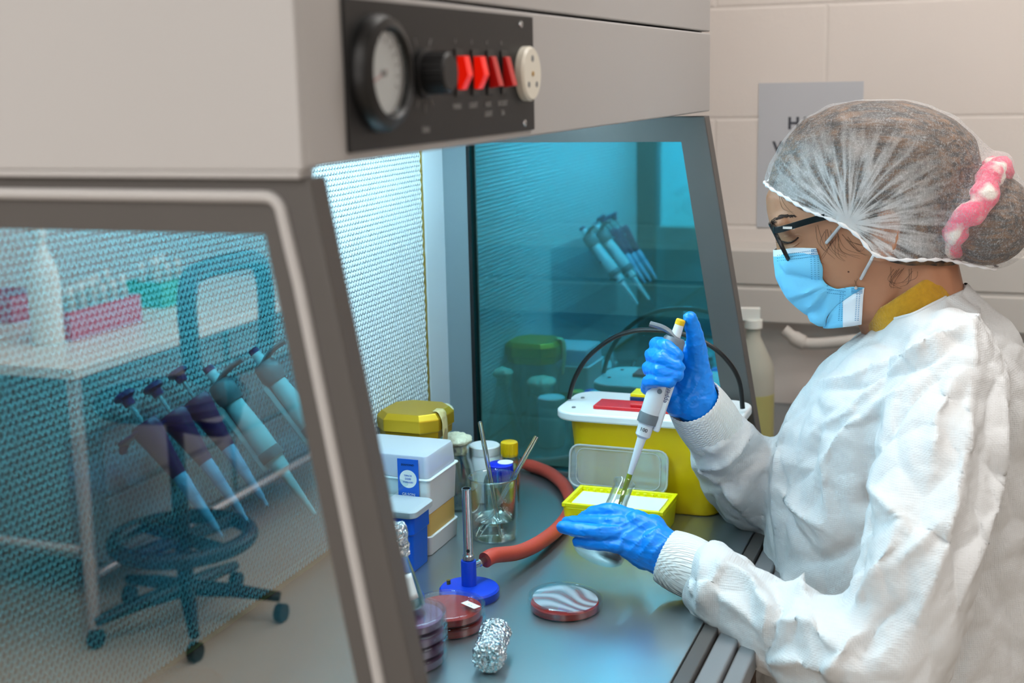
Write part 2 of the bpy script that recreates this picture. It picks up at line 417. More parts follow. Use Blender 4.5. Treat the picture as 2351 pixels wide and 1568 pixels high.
def text_mb(txt, size, M, mi=0, depth=.0002, align='CENTER', bold=0.):
    cu = bpy.data.curves.new('t', 'FONT'); cu.body = txt; cu.size = size; cu.align_x = align; cu.align_y = 'CENTER'; cu.extrude = depth; cu.resolution_u = 2; cu.offset = bold
    o = bpy.data.objects.new('t', cu); COL.objects.link(o)
    dg = bpy.context.evaluated_depsgraph_get(); me = bpy.data.meshes.new_from_object(o.evaluated_get(dg))
    b = MB(); b.add([M @ v.co for v in me.vertices], [list(p.vertices) for p in me.polygons], mi)
    bpy.data.objects.remove(o); bpy.data.curves.remove(cu); bpy.data.meshes.remove(me)
    return b
def frame(loc, x, y):
    x = Vector(x).normalized(); y = Vector(y); y = (y - x*y.dot(x)).normalized(); z = x.cross(y)
    m = Matrix((x, y, z)).transposed().to_4x4(); m.translation = Vector(loc); return m
def smooth_path(pts, n=8, closed=False):
    pts = [Vector(p) for p in pts]; out = []; N = len(pts)
    for i in range(N if closed else N-1):
        g = lambda k: pts[k % N] if closed else pts[max(0, min(N-1, k))]
        a, b, c, d = g(i-1), g(i), g(i+1), g(i+2)
        for k in range(n):
            t = k/n
            out.append(.5*((2*b) + (c-a)*t + (2*a-5*b+4*c-d)*t*t + (3*b-a-3*c+d)*t**3))
    if not closed: out.append(pts[-1])
    return out
def interp(xs, ys, x):
    return float(np.interp(x, xs, ys))
def remesh(mb, voxel, smooth=6, factor=.5):
    me = bpy.data.meshes.new('tmp'); me.from_pydata([tuple(v) for v in mb.v], [], mb.f)
    bm = bmesh.new(); bm.from_mesh(me); bmesh.ops.recalc_face_normals(bm, faces=bm.faces); bm.to_mesh(me); bm.free()
    o = bpy.data.objects.new('tmp', me); COL.objects.link(o)
    q = o.modifiers.new('r', 'REMESH'); q.mode = 'VOXEL'; q.voxel_size = voxel
    if smooth: q = o.modifiers.new('s', 'SMOOTH'); q.iterations = smooth; q.factor = factor
    dg = bpy.context.evaluated_depsgraph_get(); m2 = bpy.data.meshes.new_from_object(o.evaluated_get(dg))
    b = MB(); n = len(m2.vertices); co = np.empty(n*3); m2.vertices.foreach_get('co', co)
    b.v = [tuple(c) for c in co.reshape(-1, 3)]; b.f = [list(p.vertices) for p in m2.polygons]; b.m = [0]*len(b.f)
    bpy.data.objects.remove(o); bpy.data.meshes.remove(me); bpy.data.meshes.remove(m2)
    return b
def normals_of(b):
    me = bpy.data.meshes.new('n'); me.from_pydata(b.v, [], b.f); me.update()
    n = np.empty(len(b.v)*3); me.vertices.foreach_get('normal', n) if hasattr(me.vertices[0], 'normal') else None
    bpy.data.meshes.remove(me); return n.reshape(-1, 3)
def displace(b, fn):
    n = normals_of(b); b.v = [tuple(Vector(v) + Vector(k)*fn(Vector(v), Vector(k))) for v, k in zip(b.v, n)]; return b
def relax(b, it=1):
    v = np.array(b.v); e = set()
    for f in b.f:
        for i in range(len(f)): e.add((min(f[i], f[i-1]), max(f[i], f[i-1])))
    e = np.array(list(e)); deg = np.zeros(len(v)); np.add.at(deg, e[:, 0], 1); np.add.at(deg, e[:, 1], 1)
    for _ in range(it):
        s = np.zeros_like(v); np.add.at(s, e[:, 0], v[e[:, 1]]); np.add.at(s, e[:, 1], v[e[:, 0]])
        v = v*.4 + .6*s/deg[:, None]
    b.v = [tuple(x) for x in v]; return b
CAM = Vector((0, 0, CH))
def project(b_or_tree, px, py, dist=6.):
    d = Vector(ray(px, py)).normalized(); h = b_or_tree.ray_cast(CAM, d, dist); return h[0]
def tree_of(b): return BVHTree.FromPolygons(b.v, b.f)
def creases(b, lines):
    """press folds into a surface along the lines on which the photo shows them: (points, width, height)"""
    tr = tree_of(b); nr = normals_of(b); v = np.array(b.v); off = np.zeros(len(v))
    for pts, wd, ht in lines:
        s = []
        for (a, c) in zip(pts, pts[1:]):
            L = max(2, int(math.dist(a, c)/6))
            for k in range(L + 1):
                t = k/L; h = project(tr, a[0] + (c[0]-a[0])*t, a[1] + (c[1]-a[1])*t)
                if h: s.append(h)
        if len(s) < 2: continue
        s = np.array([tuple(q) for q in s]); lo, hi = s.min(0) - 3*wd, s.max(0) + 3*wd
        idx = np.where(np.all((v > lo) & (v < hi), axis=1))[0]
        if not len(idx): continue
        d2 = ((v[idx][:, None, :] - s[None])**2).sum(2); k = d2.argmin(1); d = np.sqrt(d2.min(1))
        t = k/(len(s)-1); fade = np.sin(np.clip(t, .03, .97)*PI)**.5
        off[idx] += 1.8*ht*fade*np.exp(-np.abs(d/wd)*1.05)
    b.v = [tuple(x) for x in (v + nr*off[:, None])]; return b

# ============================================================ the room
def structure(name, b, m, **k):
    return tag(b.build(name, m, **k), kind='structure')
XR0, XR1, YR0, YR1, ZF, ZC = -3.6, 2.75, -2.6, 3.3, -.9, 1.75
structure('floor', MB().box((XR0, YR0, ZF-.05), (XR1, YR1, ZF)), 'floor_vinyl', smooth=False)
structure('ceiling', MB().box((XR0, YR0, ZC), (XR1, YR1, ZC+.05)), 'ceiling_white', smooth=False)
structure('wall_right', MB().box((XR1, YR0-.1, ZF), (XR1+.1, YR1+.1, ZC)), 'white_wall', smooth=False)
structure('wall_left', MB().box((XR0-.1, YR0-.1, ZF), (XR0, YR1+.1, ZC)), 'white_wall', smooth=False)
structure('wall_back', MB().box((XR0, YR1, ZF), (XR1, YR1+.1, ZC)), 'white_wall', smooth=False)
structure('wall_front', MB().box((XR0, YR0-.1, ZF), (XR1, YR0, ZC)), 'white_wall', smooth=False)
structure('baseboard_back', MB().box((XR0, YR1-.015, ZF), (XR1, YR1, ZF+.1)), 'frame_paint', smooth=False)
structure('baseboard_left', MB().box((XR0, YR0, ZF), (XR0+.015, YR1, ZF+.1)), 'frame_paint', smooth=False)
# dado trunking along the far wall: two-channel profile
t = MB()
prof = [(0, 0.119), (-.055, .119), (-.06, .124), (-.06, .19), (-.056, .193), (-.056, .2), (-.06, .203), (-.06, .27), (-.055, .275), (-.02, .283), (0, .283)]
t.prism([(XR1 + a, z) for a, z in prof], 1, -1.6, 2.9)
tag(t.build('trim_1', 'trunk_white', smooth=False), kind='structure')

# ceiling lights
for k, (x, y) in enumerate([(-1.6, .2), (-1.6, 1.9), (-.3, .9), (1.75, .1), (.5, 2.2), (.9, -1.4)]):  # the last panel is added, out of view, to brighten the gown's back
    c = thing('ceiling_light', ['flush ceiling light panel behind the photographer', 'flush ceiling light panel above the white side bench', 'flush ceiling light panel over the tinted near window', 'flush ceiling light panel above the seated worker', 'flush ceiling light panel behind the flow cabinet', 'unseen fill panel added to brighten the back of the worker'][k], 'ceiling light', (x, y, ZC), group='ceiling light panels')
    MB().box((x-.3, y-.6, ZC-.03), (x+.3, y+.6, ZC-.001)).build('housing', 'bench_white', c, smooth=False)
    MB().box((x-.27, y-.57, ZC-.036), (x+.27, y+.57, ZC-.0305)).build('diffuser', 'lamp_panel', c, smooth=False)

# ============================================================ laminar flow cabinet
CX0, CX1, CY, GY, CYB = .740, 1.957, .417, .838, 1.16
cab = thing('laminar_flow_cabinet', 'grey laminar flow cabinet with tinted side windows and a lit interior', 'flow cabinet', (1.35, .75, ZF))
yf = lambda z: .4185 - (.577 - z)*.177
# canopy, lower fascia and upper fascia with a seam between them
b = MB()
b.prism([(CY, .577), (CY, .690), (CY+.012, .690), (CY+.012, .582), (CY+.03, .577)], 0, CX0, CX1)
b.build('lower_fascia', 'canopy_paint', cab, smooth=False, bevel=.0025)
MB().prism([(CY+.0005, .6925), (CY+.0005, 1.12), (CY+.012, 1.12), (CY+.012, .6925)], 0, CX0, CX1).build('upper_fascia', 'canopy_paint', cab, smooth=False, bevel=.002)
b = MB()
b.box((CX0-.004, CY+.0015, .5755), (CX0+.016, CYB, 1.12)); b.box((CX1-.014, CY+.013, .5755), (CX1+.001, CYB, 1.12))
b.box((CX0, CY+.02, 1.12), (CX1, CYB, 1.135)); b.box((CX0+.016, CYB-.012, .0), (CX1-.014, CYB, 1.12))
b.box((CX0+.02, CY+.03, .690), (CX1-.02, CYB-.02, .693))
b.build('canopy_shell', 'canopy_paint', cab, smooth=False, bevel=.004)
b = MB(); b.box((CX0+.018, CY+.013, .64), (CX1-.018, GY+.01, .65)); b.build('interior_ceiling', 'inner_white', cab, smooth=False)
b = MB(); b.box((CX0-.0035, CY+.004, .5705), (CX0+.016, CYB, .5755)); b.build('sill_bead', 'canopy_paint', cab, smooth=False, bevel=.0015)
# side frames with their window openings
def side_frame(x0, x1, nm):
    hole = [(.4645-.012, .5335), (.7965, .5335), (.7965, .006), (.453-(.5335-.006)*.168, .006)]
    out = [(yf(.5705), .5705), (GY+.3, .5705), (GY+.3, -.02), (yf(-.02), -.02)]
    return MB().prism(out, 0, x0, x1, hole=hole).build(nm, 'frame_paint', cab, smooth=False, bevel=.0015)
side_frame(CX0+.002, CX0+.024, 'side_frame')
side_frame(CX1-.034, CX1-.002, 'side_frame')
# raised bead around the near window
path = [(.90, .5585), (.46, .5585)]
cr = [(.436+.012*(1-math.sin(a)), .5585-.012*(1-math.cos(a))) for a in [0]]
pts = [Vector((CX0+.0015, .95, .5585)), Vector((CX0+.0015, .6, .5585)), Vector((CX0+.0015, .452, .5585))]
for k in range(1, 7):
    a = k/6*PI/2*.9
    pts.append(Vector((CX0+.0015, .4495 - .0115*math.sin(a), .5585 - .012*(1-math.cos(a)))))
for z in (.5, .4, .3, .2, .1, .0): pts.append(Vector((CX0+.0015, .4355 - (.545-z)*.168, z)))
MB().tube(pts, .0042, 12).build('window_bead', 'canopy_paint', cab)
# tinted side windows: a coloured pane with a mirror film on its outer face
def pane(x, xo):
    poly = [(.448, .545), (.81, .545), (.81, .0), (.448-.545*.168, .0)]
    s = 1 if xo > x else -1
    p = MB().prism(poly, 0, x-.0015, x+.0015).build('window_pane', 'pane_clear', cab, smooth=False)
    MB().add([(x-s*.0018, a, c) for a, c in poly], [(0, 1, 2, 3)]).build('tint', 'pane_tint', p, smooth=False)
    MB().add([(x+s*.0018, a, c) for a, c in poly], [(0, 1, 2, 3)]).build('mirror_film', 'pane_mirror', p, smooth=False)
m = bpy.data.materials.new('pane_clear'); MATS['pane_clear'] = m; m.use_nodes = True
nt = m.node_tree; nt.nodes.clear(); o_ = nt.nodes.new('ShaderNodeOutputMaterial'); t_ = nt.nodes.new('ShaderNodeBsdfTransparent'); t_.inputs[0].default_value = (.96, .97, .97, 1); nt.links.new(t_.outputs[0], o_.inputs[0])
pane(CX0+.013, CX0)
pane(CX1-.026, CX1)
# inner corner strips
for x0, x1 in ((CX0+.025, .79), (1.846, CX1-.035)):
    MB().box((x0, GY, .0), (x1, GY+.02, .64)).build('corner_strip', 'inner_white', cab, smooth=False, bevel=.002)
MB().box((CX1-.0375, .797, .0), (CX1-.0345, GY, .64)).build('inner_side_strip', 'inner_grey', cab, smooth=False)
MB().box((CX1-.0385, .792, .0), (CX1-.0345, .7968, .64)).build('window_gasket', 'rubber_black', cab, smooth=False)
# expanded metal filter grille (diamond lattice) and the pleated filter behind it
def diamond_grille(x0, x1, z0, z1, y, dx, dz, w, d):
    b = MB(); nx = int((x1-x0)/dx); nz = int((z1-z0)/dz); dx = (x1-x0)/nx; dz = (z1-z0)/nz
    for i in range(nx):
        for j in range(nz):
            cx, cz = x0 + (i+.5)*dx, z0 + (j+.5)*dz
            for (ax, az, bx, bz) in ((-.5, 0, 0, .5), (0, .5, .5, 0), (.5, 0, 0, -.5), (0, -.5, -.5, 0)):
                p = Vector((cx+ax*dx, y, cz+az*dz)); q = Vector((cx+bx*dx, y, cz+bz*dz))
                n = (q-p).cross(Vector((0, 1, 0))).normalized()*w*.5
                vs = [p-n, q-n, q+n, p+n]
                vs += [v + Vector((0, -d, 0)) for v in vs]
                b.add(vs, [(4, 5, 6, 7), (0, 1, 5, 4), (2, 3, 7, 6)])
    return b
g = diamond_grille(.795, 1.824, .010, .64, GY-.003, .0081, .0142, .0019, .0020)
gr = g.build('filter_grille', 'grille_white', cab, smooth=False)
b = MB(); b.box((.79, GY+.012, .0), (1.83, GY+.02, .64)); b.build('filter', 'filter_media', gr, smooth=False)
b = MB()
pts = [Vector((1.8315 + .001*noise.noise((0, 0, z*30)), GY+.001, z)) for z in np.linspace(.01, .64, 60)]
b.tube(pts, [.0055 + .0015*noise.noise((3, 0, z.z*60)) for z in pts], 8)
pts = [Vector((x, GY, .004)) for x in np.linspace(.8, 1.83, 60)]
b.tube(pts, [.0035 + .001*noise.noise((p.x*50, 0, 0)) for p in pts], 8)
b.build('filter_seal', 'seal_yellow', cab)
# lamp under the canopy
b = MB(); b.box((.86, .60, .617), (1.84, .70, .6395)); b.build('lamp_housing', 'inner_white', cab, smooth=False, bevel=.003)
lp = MB(); lp.cyl((.88, .63, .607), (1.82, .63, .607), .013, n=16); lp.cyl((.88, .67, .607), (1.82, .67, .607), .013, n=16)
mat('tube_light', (255, 255, 255), .5, emis=(196, 240, 255), estr=23.)
lp.build('lamp_tube', 'tube_light', cab)
# worktop, ribbed front sill and base
MB().box((CX0+.025, .306, -.012), (CX1-.035, GY+.02, 0)).build('worktop', 'stainless', cab, smooth=False, bevel=.001)
b = MB()
b.box((CX0, .288, -.03), (CX1, .3055, -.003)); b.build('sill_edge', 'frame_paint', cab, smooth=False, bevel=.0015)
b = MB(); b.box((CX0, .262, -.036), (CX1, .2865, -.009)); b.build('sill_slat', 'sill_grey', cab, smooth=False, bevel=.003)
b = MB(); b.box((CX0, .240, -.043), (CX1, .2605, -.016)); b.build('sill_slat', 'sill_grey', cab, smooth=False, bevel=.003)
b = MB(); b.box((CX0+.01, .33, -.2), (CX1-.01, CYB-.02, -.045)); 
for x in (CX0+.03, CX1-.08):
    for y in (.36, CYB-.08): b.box((x, y, ZF), (x+.05, y+.05, -.2))
b.build('base_stand', 'frame_paint', cab, smooth=False, bevel=.003)

# control panel on the fascia
yp = CY - .003
cp = MB(); cp.box((.7945, yp, .5835), (1.1665, CY-.0003, .6855)); cp = cp.build('control_panel', 'black_panel', cab, smooth=False, bevel=.0004)
def onpanel(px, py): return ony(px, py, yp)
ga = .0405; gc = Vector((.8395, yp, .636)); Mg = M4(gc, (0, -1, 0))
b = MB(); b.lathe([(ga, 0), (ga, .006), (ga-.003, .011), (ga-.009, .013), (ga-.011, .011), (ga-.0115, .004)], Mg, 64, cap=False)
ring = b.build('pressure_gauge', 'black_plastic', cp)
b = MB(); b.lathe([(0, .0042), (ga-.0115, .0042)], Mg, 48, 0, cap=False)
for k in range(-6, 7):
    a = math.radians(90 + k*19); r0, r1 = .021, .026
    c0 = gc + Vector((math.cos(a)*r0, -.0046, math.sin(a)*r0)); c1 = gc + Vector((math.cos(a)*r1, -.0046, math.sin(a)*r1))
    b.cyl(c0, c1, .0004, n=6, mi=1)
a = math.radians(200); b.tube([gc + Vector((-math.cos(a)*.006, -.005, -math.sin(a)*.006)), gc + Vector((math.cos(a)*.022, -.005, math.sin(a)*.022))], .0005, 6, 2)
b.cyl(gc + Vector((0, -.0042, 0)), gc + Vector((0, -.0066, 0)), .0025, n=16, mi=1)
b.build('dial_face', ['gauge_face', 'ink_black', 'flap_red'], ring, smooth=False)
b = MB(); b.lathe([(0, .0095), (ga-.0125, .0095), (ga-.0125, .0085), (0, .0085)], Mg, 48); b.build('gauge_glass', 'thin_lid', ring)
kc = Vector((.9185, yp, .636)); Mk = M4(kc, (0, -1, 0))
b = MB(); b.lathe([(.0185, 0), (.0185, .003), (.0155, .004), (.0150, .021), (.0135, .0225), (0, .0225)], Mk, 40)
for k in range(20):
    a = 2*PI*k/20; b.cyl(Mk @ Vector((.0152*math.cos(a), .0152*math.sin(a), .004)), Mk @ Vector((.0148*math.cos(a), .0148*math.sin(a), .021)), .0009, n=6)
b.build('dial_knob', 'dark_knob', cp)
b = MB()
for k in range(11):
    a = math.radians(-240 + k*30); r0, r1 = .023, .029
    b.tube([kc + Vector((math.cos(a)*r0, -.0002, math.sin(a)*r0)), kc + Vector((math.cos(a)*r1, -.0002, math.sin(a)*r1))], .00045, 4)
TX = lambda x, z: frame((x, yp-.0002, z), (1, 0, 0), (0, 0, 1))
for s, x, z, sz in [('MAIN', .981, .6095, .0065), ('LIGHT', 1.0155, .6095, .0065), ('AUX', 1.049, .6095, .0065), ('LIGHT', 1.049, .6015, .0065), ('SOCKET', 1.0835, .6095, .0062), ('5A', 1.0835, .6015, .0065), ('FAN', .9185, .5935, .007),
                    ('I', .981, .6605, .005), ('I', 1.0155, .6605, .005), ('I', 1.049, .6605, .005), ('I', 1.0835, .6605, .005)]:
    text_mb(s, sz, TX(x, z)).build('panel_word', 'ink_grey', cp, smooth=False)
b.build('dial_scale', 'ink_grey', cp, smooth=False)
for k, x in enumerate((.9865, 1.0215, 1.0555, 1.0890)):
    b = MB(); b.box((x-.009, yp-.0015, .636-.0185), (x+.0065, yp, .636+.0185)); sw = b.build('rocker_switch', 'black_plastic', cp, smooth=False, bevel=.0005)
    b = MB(); on = k < 2
    hi = .0095
    pr = [(-.0135, .0), (-.0135, .002 if on else hi), (.0, .0045), (.0135, hi if on else .002), (.0135, 0)] if False else ([(-.013, 0), (-.0135, .0035), (-.002, .0095), (.013, .0065), (.013, 0)] if on else [(-.013, 0), (-.0115, .0095), (.0135, .003), (.013, 0)])
    b.add([(x + sx, yp - d - .001, .636 + z) for sx in (-.0055, .0055) for z, d in pr],
          [list(range(len(pr))), list(range(len(pr), 2*len(pr)))[::-1]] + [(i, (i+1) % len(pr), len(pr) + (i+1) % len(pr), len(pr) + i) for i in range(len(pr))])
    b.build('rocker', 'red_lamp_on' if on else 'red_plastic', sw, smooth=False, bevel=.0006)
sc = Vector((1.1405, yp, .6345)); Ms = M4(sc, (0, -1, 0))
b = MB(); b.lathe([(.0245, 0), (.0245, .006), (.0225, .0082), (0, .0082)], Ms, 48)
so = b.build('power_socket', 'socket_cream', cp)
b = MB()
for dx, dz, r in ((0, .0135, .003), (-.0105, -.0095, .0027), (.0105, -.0095, .0027)):
    b.cyl(sc + Vector((dx, -.0080, dz)), sc + Vector((dx, -.0085, dz)), r, n=16)
b.build('socket_hole', 'bench_grey', so)
b = MB(); b.cyl(sc + Vector((0, -.008, 0)), sc + Vector((0, -.009, 0)), .0022, n=12); b.build('socket_screw', 'brass', so)
for x, z in ((1.1335, .678), (1.1385, .5905)):
    b = MB(); b.lathe([(.0032, 0), (.003, .001), (.0018, .0016), (0, .0018)], M4((x, yp, z), (0, -1, 0)), 20); b.box((x-.0022, yp-.0020, z-.0003), (x+.0022, yp-.0015, z+.0003), 1)
    b.build('panel_screw', ['steel', 'ink_black'], cp)

# ============================================================ things on the worktop
def at(px, py, z=0.): return onz(px, py, z)
# --- yellow sharps bin
bn = thing('sharps_bin', 'yellow sharps bin with white lid, red flap and thin black carrying handle', 'sharps bin', (1.84, .475, 0))
b = MB(); b.rbox((1.785, .352, 0), (1.895, .592, .137), .03, taper=[(0, .86), (.04, .9), (.92, 1.), (1, 1)]); b.build('bin_body', 'bin_yellow', bn, bevel=.002)
b = MB(); b.rbox((1.768, .334, .135), (1.912, .610, .148), .036, seg=8); b.build('bin_lid', 'bin_lid_white', bn, bevel=.003)
b = MB(); b.box((1.800, .44, .1482), (1.845, .555, .1535)); b.box((1.806, .44, .1535), (1.822, .50, .158)); b.build('lid_flap', 'flap_red', bn, smooth=False, bevel=.001)
b = MB(); b.box((1.848, .44, .148), (1.885, .512, .158), 0); b.box((1.8485, .4405, .158), (1.8845, .5115, .163), 1); b.build('safety_catch', ['clip_blue', 'tip_yellow'], bn, smooth=False, bevel=.001)
for p in ((1.80, .585), (1.86, .59), (1.80, .357)): MB().cyl((p[0], p[1], .148), (p[0], p[1], .1495), .003, n=12).build('lid_rivet', 'bench_grey', bn)
hp = [P(1308, 893, 1.93), P(1335, 840, 1.93), P(1380, 793, 1.92), P(1430, 768, 1.91), P(1490, 757, 1.9), P(1560, 765, 1.9), P(1625, 790, 1.89), P(1670, 828, 1.88), P(1697, 875, 1.88), P(1706, 935, 1.88)]
hp = [Vector((1.84, p.y, p.z)) for p in [onx(*q, 1.84) for q in ((1306, 915), (1320, 868), (1350, 820), (1400, 780), (1445, 762), (1490, 757), (1560, 765), (1625, 790), (1670, 828), (1697, 875), (1705, 938))]]
MB().tube(smooth_path(hp, 8), .0036, 10).build('carry_handle', 'cable_black', bn)

# --- yellow tip box with open lid
tb = thing('tip_box', 'bright yellow pipette tip box with clear lid open, beside the flask', 'tip box', (1.72, .485, 0))
b = MB(); b.rbox((1.674, .417, 0), (1.762, .564, .036), .008, taper=[(0, .95), (1, 1)]); b.build('box_body', 'tip_yellow', tb, bevel=.001)
b = MB()
for a in ((1.674, .417, 1.762, .4225), (1.674, .5585, 1.762, .564), (1.674, .4225, 1.6795, .5585), (1.7565, .4225, 1.762, .5585)): b.box((a[0], a[1], .0361), (a[2], a[3], .042))
b.build('box_rim', 'tip_yellow', tb, smooth=False, bevel=.0008)
b = MB(); b.box((1.684, .427, .0361), (1.744, .554, .0385)); tr_ = b.build('tip_rack', 'paper', tb, smooth=False)
b = MB()
for i in (7,):
    for j in range(12):
        b.cyl((1.694 + i*.0078, .430 + j*.0108, .0386), (1.694 + i*.0078, .430 + j*.0108, .0415), .0026, n=8)
tag(b.build('pipette_tip', 'tip_yellow', tb), kind='stuff')
b = MB()
Ml = frame((1.768, .509, .037), (0, 1, 0), (.16, 0, 1))
b.rbox((-.074, 0, -.001), (.074, .062, .0008), .014, M=Ml)
lid = b.build('box_lid', 'lid_film', tb)
b = MB()
fr = []
for cx, cy, a0 in ((.060, .048, 0), (-.060, .048, 90), (-.060, .014, 180), (.060, .014, 270)):
    for k in range(5):
        a = math.radians(a0 + 22.5*k); fr.append(Ml @ Vector((cx + .014*math.cos(a), cy + .014*math.sin(a), -.002)))
b.tube(fr, .0016, 8, closed=True)
b.tube([Ml @ ((Ml.inverted() @ p)*.86 + Vector((0, .004, 0))) for p in fr], .0007, 6, closed=True)
b.build('lid_rim', 'milky_plastic', lid)

# --- stack of two tip boxes, each its own thing
x0, y0, x1, y1 = 1.525, .700, 1.622, .825
lw = thing('tip_box', 'lower tip box of the stack, amber rack between white tray and box above', 'tip box', ((x0+x1)/2, (y0+y1)/2, 0))
b = MB(); b.rbox((x0, y0, 0), (x1, y1, .0265), .006, taper=[(0, .97), (1, 1)]); b.build('tray', 'white_plastic', lw, bevel=.001)
b = MB(); b.rbox((x0+.003, y0+.003, .0265), (x1-.003, y1-.003, .0565), .006); b.build('rack', 'amber_plastic', lw, bevel=.001)
up = thing('tip_box', 'upper tip box of the stack with frosted lid and blue label', 'tip box', ((x0+x1)/2, (y0+y1)/2, .057))
b = MB(); b.rbox((x0, y0, .0575), (x1, y1, .1055), .006, taper=[(0, .96), (1, 1)]); b.rbox((x0-.0025, y0-.0025, .1055), (x1+.0025, y1+.0025, .108), .006); b.build('box_body', 'white_plastic', up, bevel=.001)
b = MB(); b.rbox((x0+.001, y0+.001, .1082), (x1-.001, y1-.001, .1385), .007, taper=[(0, 1), (.85, .97), (1, .94)]); b.build('frosted_lid', 'frosted', up, bevel=.001)
b = MB(); b.rbox((x0+.0018, y0+.0018, .1085), (x1-.0018, y1-.0018, .1150), .006); b.build('inner_band', 'label_blue', up)
la, lb = onx(912, 1052, x0-.003), onx(963, 1145, x0-.003)
b = MB(); b.box((x0-.0036, lb.y, .082), (x0-.0028, la.y, .1355), 0)
yc = (la.y + lb.y)/2
b.lathe([(.0125, 0), (.0125, .0003), (0, .0003)], M4((x0-.0036, yc, .108), (-1, 0, 0)), 32, 1)
TL = lambda z: frame((x0-.0041, yc, z), (0, -1, 0), (0, 0, 1))
for s, z, sz, mi in (('GILSON', .0865, .0055, 1), ('DIAMOND', .1275, .004, 2), ('TIPACK', .1125, .0035, 0), ('D200', .108, .004, 0), ('STERILIZED', .1035, .003, 0)):
    q = text_mb(s, sz, TL(z), mi, .0001); b.add(q.v, q.f, mi)
b.build('label', ['label_blue', 'paper', 'ink_black'], up, smooth=False)
# --- blue tub
x0, y0, x1, y1 = 1.455, .6905, 1.518, .79
t = thing('plastic_tub', 'blue plastic tub with pale translucent lid in front of the tip box stack', 'tub', ((x0+x1)/2, (y0+y1)/2, 0))
b = MB(); b.rbox((x0+.004, y0+.004, 0), (x1-.004, y1-.004, .076), .006, taper=[(0, .92), (.68, .95), (.69, 1), (1, 1)]); b.build('tub_body', 'tub_blue', t, bevel=.0008)
b = MB(); b.rbox((x0-.001, y0-.001, .0762), (x1+.001, y1+.001, .086), .010, taper=[(0, .98), (.1, 1), (.85, 1), (1, .95)]); b.build('tub_lid', 'milky_plastic', t, bevel=.0008)

# --- glass vessels
def vessel(outer, wall, M):
    """outer profile bottom to top; returns closed glass shell"""
    inner = [(max(r - wall, .0002), z + (wall if i == 0 else 0)) for i, (r, z) in enumerate(outer)]
    inner[0] = (max(outer[0][0] - wall, .0002), outer[0][1] + wall*1.3)
    if len(inner) > 1: inner[1] = (inner[1][0], max(inner[1][1], inner[0][1] + .0005))
    pr = [(0, outer[0][1])] + outer + [(inner[-1][0], outer[-1][1])] + inner[::-1][1:] + [(0, inner[0][1])]
    return MB().lathe(pr, M, 48)
def fluid(prof, M): return MB().lathe([(0, prof[0][1])] + prof + [(0, prof[-1][1])], M, 40)
# beaker with water and two rods
bc = at(1135, 1234); bk = thing('glass_beaker', 'glass beaker of clear water behind the burner', 'beaker', bc)
Mb = M4(bc); r = .0325
vessel([(r-.004, 0), (r-.001, .002), (r, .006), (r, .086), (r+.0005, .088), (r+.002, .090)], .0016, Mb).build('beaker_glass', 'glass', bk)
fluid([(r-.0045, .003), (r-.0019, .007), (r-.0019, .030)], Mb).build('water', 'water', bk)
def rod(p, q, lab, hollow=True):
    b = MB()
    d = (q-p).normalized(); M = M4(p, d); L = (q-p).length
    b.lathe([(0, 0), (.0022, .0015), (.0032, .006), (.0034, L-.001), (.003, L), (.0016, L), (.0016, .012), (0, .011)], M, 20)
    o = b.build('glass_rod', 'solid_glass', origin=tuple(p)); tag(o, lab, 'glass rod', 'glass rods in the beaker'); return o
pb = bc + Vector((.004, -.008, .0035)); rod(pb, pb + (P(1102, 968, 1.80) - pb), 'upright glass tube leaning in the beaker')
pb2 = bc + Vector((-.006, .018, .0035)); rod(pb2, pb2 + (P(1232, 1002, 1.835) - pb2)*1.0, 'slanting glass tube leaning over the beaker rim towards the hose')
# yellow-liquid bottle with blue cap
def bottle(px, py, R_, H_, capR, capH, capm, liq, lab, name='reagent_bottle', frac=.7, neck=.6, glassm='glass', X=None):
    c = at(px, py) if X is None else Vector((X[0], X[1], 0)); t = thing(name, lab, 'bottle', c); M = M4(c)
    sh = H_*.72
    vessel([(R_-.004, 0), (R_, .004), (R_, sh), (R_*.9, sh+.008), (capR*.86, sh+.018), (capR*.86, H_)], .0018, M).build('bottle_glass', glassm, t)
    if liq: fluid([(R_-.006, .004), (R_-.0022, .007), (R_-.0022, sh*frac)], M).build('liquid', liq, t)
    b = MB(); b.lathe([(capR, H_-capH*.8), (capR, H_+capH*.15), (capR-.002, H_+capH*.2), (0, H_+capH*.2)], M, 40)
    for k in range(30):
        a = 2*PI*k/30; b.cyl(M @ Vector((capR*math.cos(a), capR*math.sin(a), H_-capH*.75)), M @ Vector((capR*math.cos(a), capR*math.sin(a), H_+capH*.1)), .0006, n=5)
    b.build('screw_cap', capm, t)
    return t, c, M
t, c, M = bottle(0, 0, .0245, .079, .0185, .024, 'blue_cap', 'yellow_liquid', 'squat bottle of yellow liquid with a blue screw cap behind the beaker', X=(1.70, .666))
b = MB(); b.lathe([(.0115, 0), (.0115, .0008), (0, .0008)], M4((c.x+.006, c.y-.006, .0839), (0, 0, 1)), 24); b.build('cap_label', 'paper', t)
b = MB()
for a, z, s in ((-150, .034, '50'), (-150, .022, '250')):
    q = text_mb(s, .009, frame(c + Vector((.0250*math.cos(math.radians(a)), .0250*math.sin(math.radians(a)), z)), (-math.sin(math.radians(a)), math.cos(math.radians(a)), 0), (0, 0, 1))); b.add(q.v, q.f)
b.build('graduation', 'paper', t, smooth=False)
bottle(0, 0, .0155, .094, .0125, .022, 'yellow_cap', 'yellow_liquid', 'slim bottle with a ribbed yellow cap behind the blue-capped bottle', X=(1.765, .676), frac=.9)
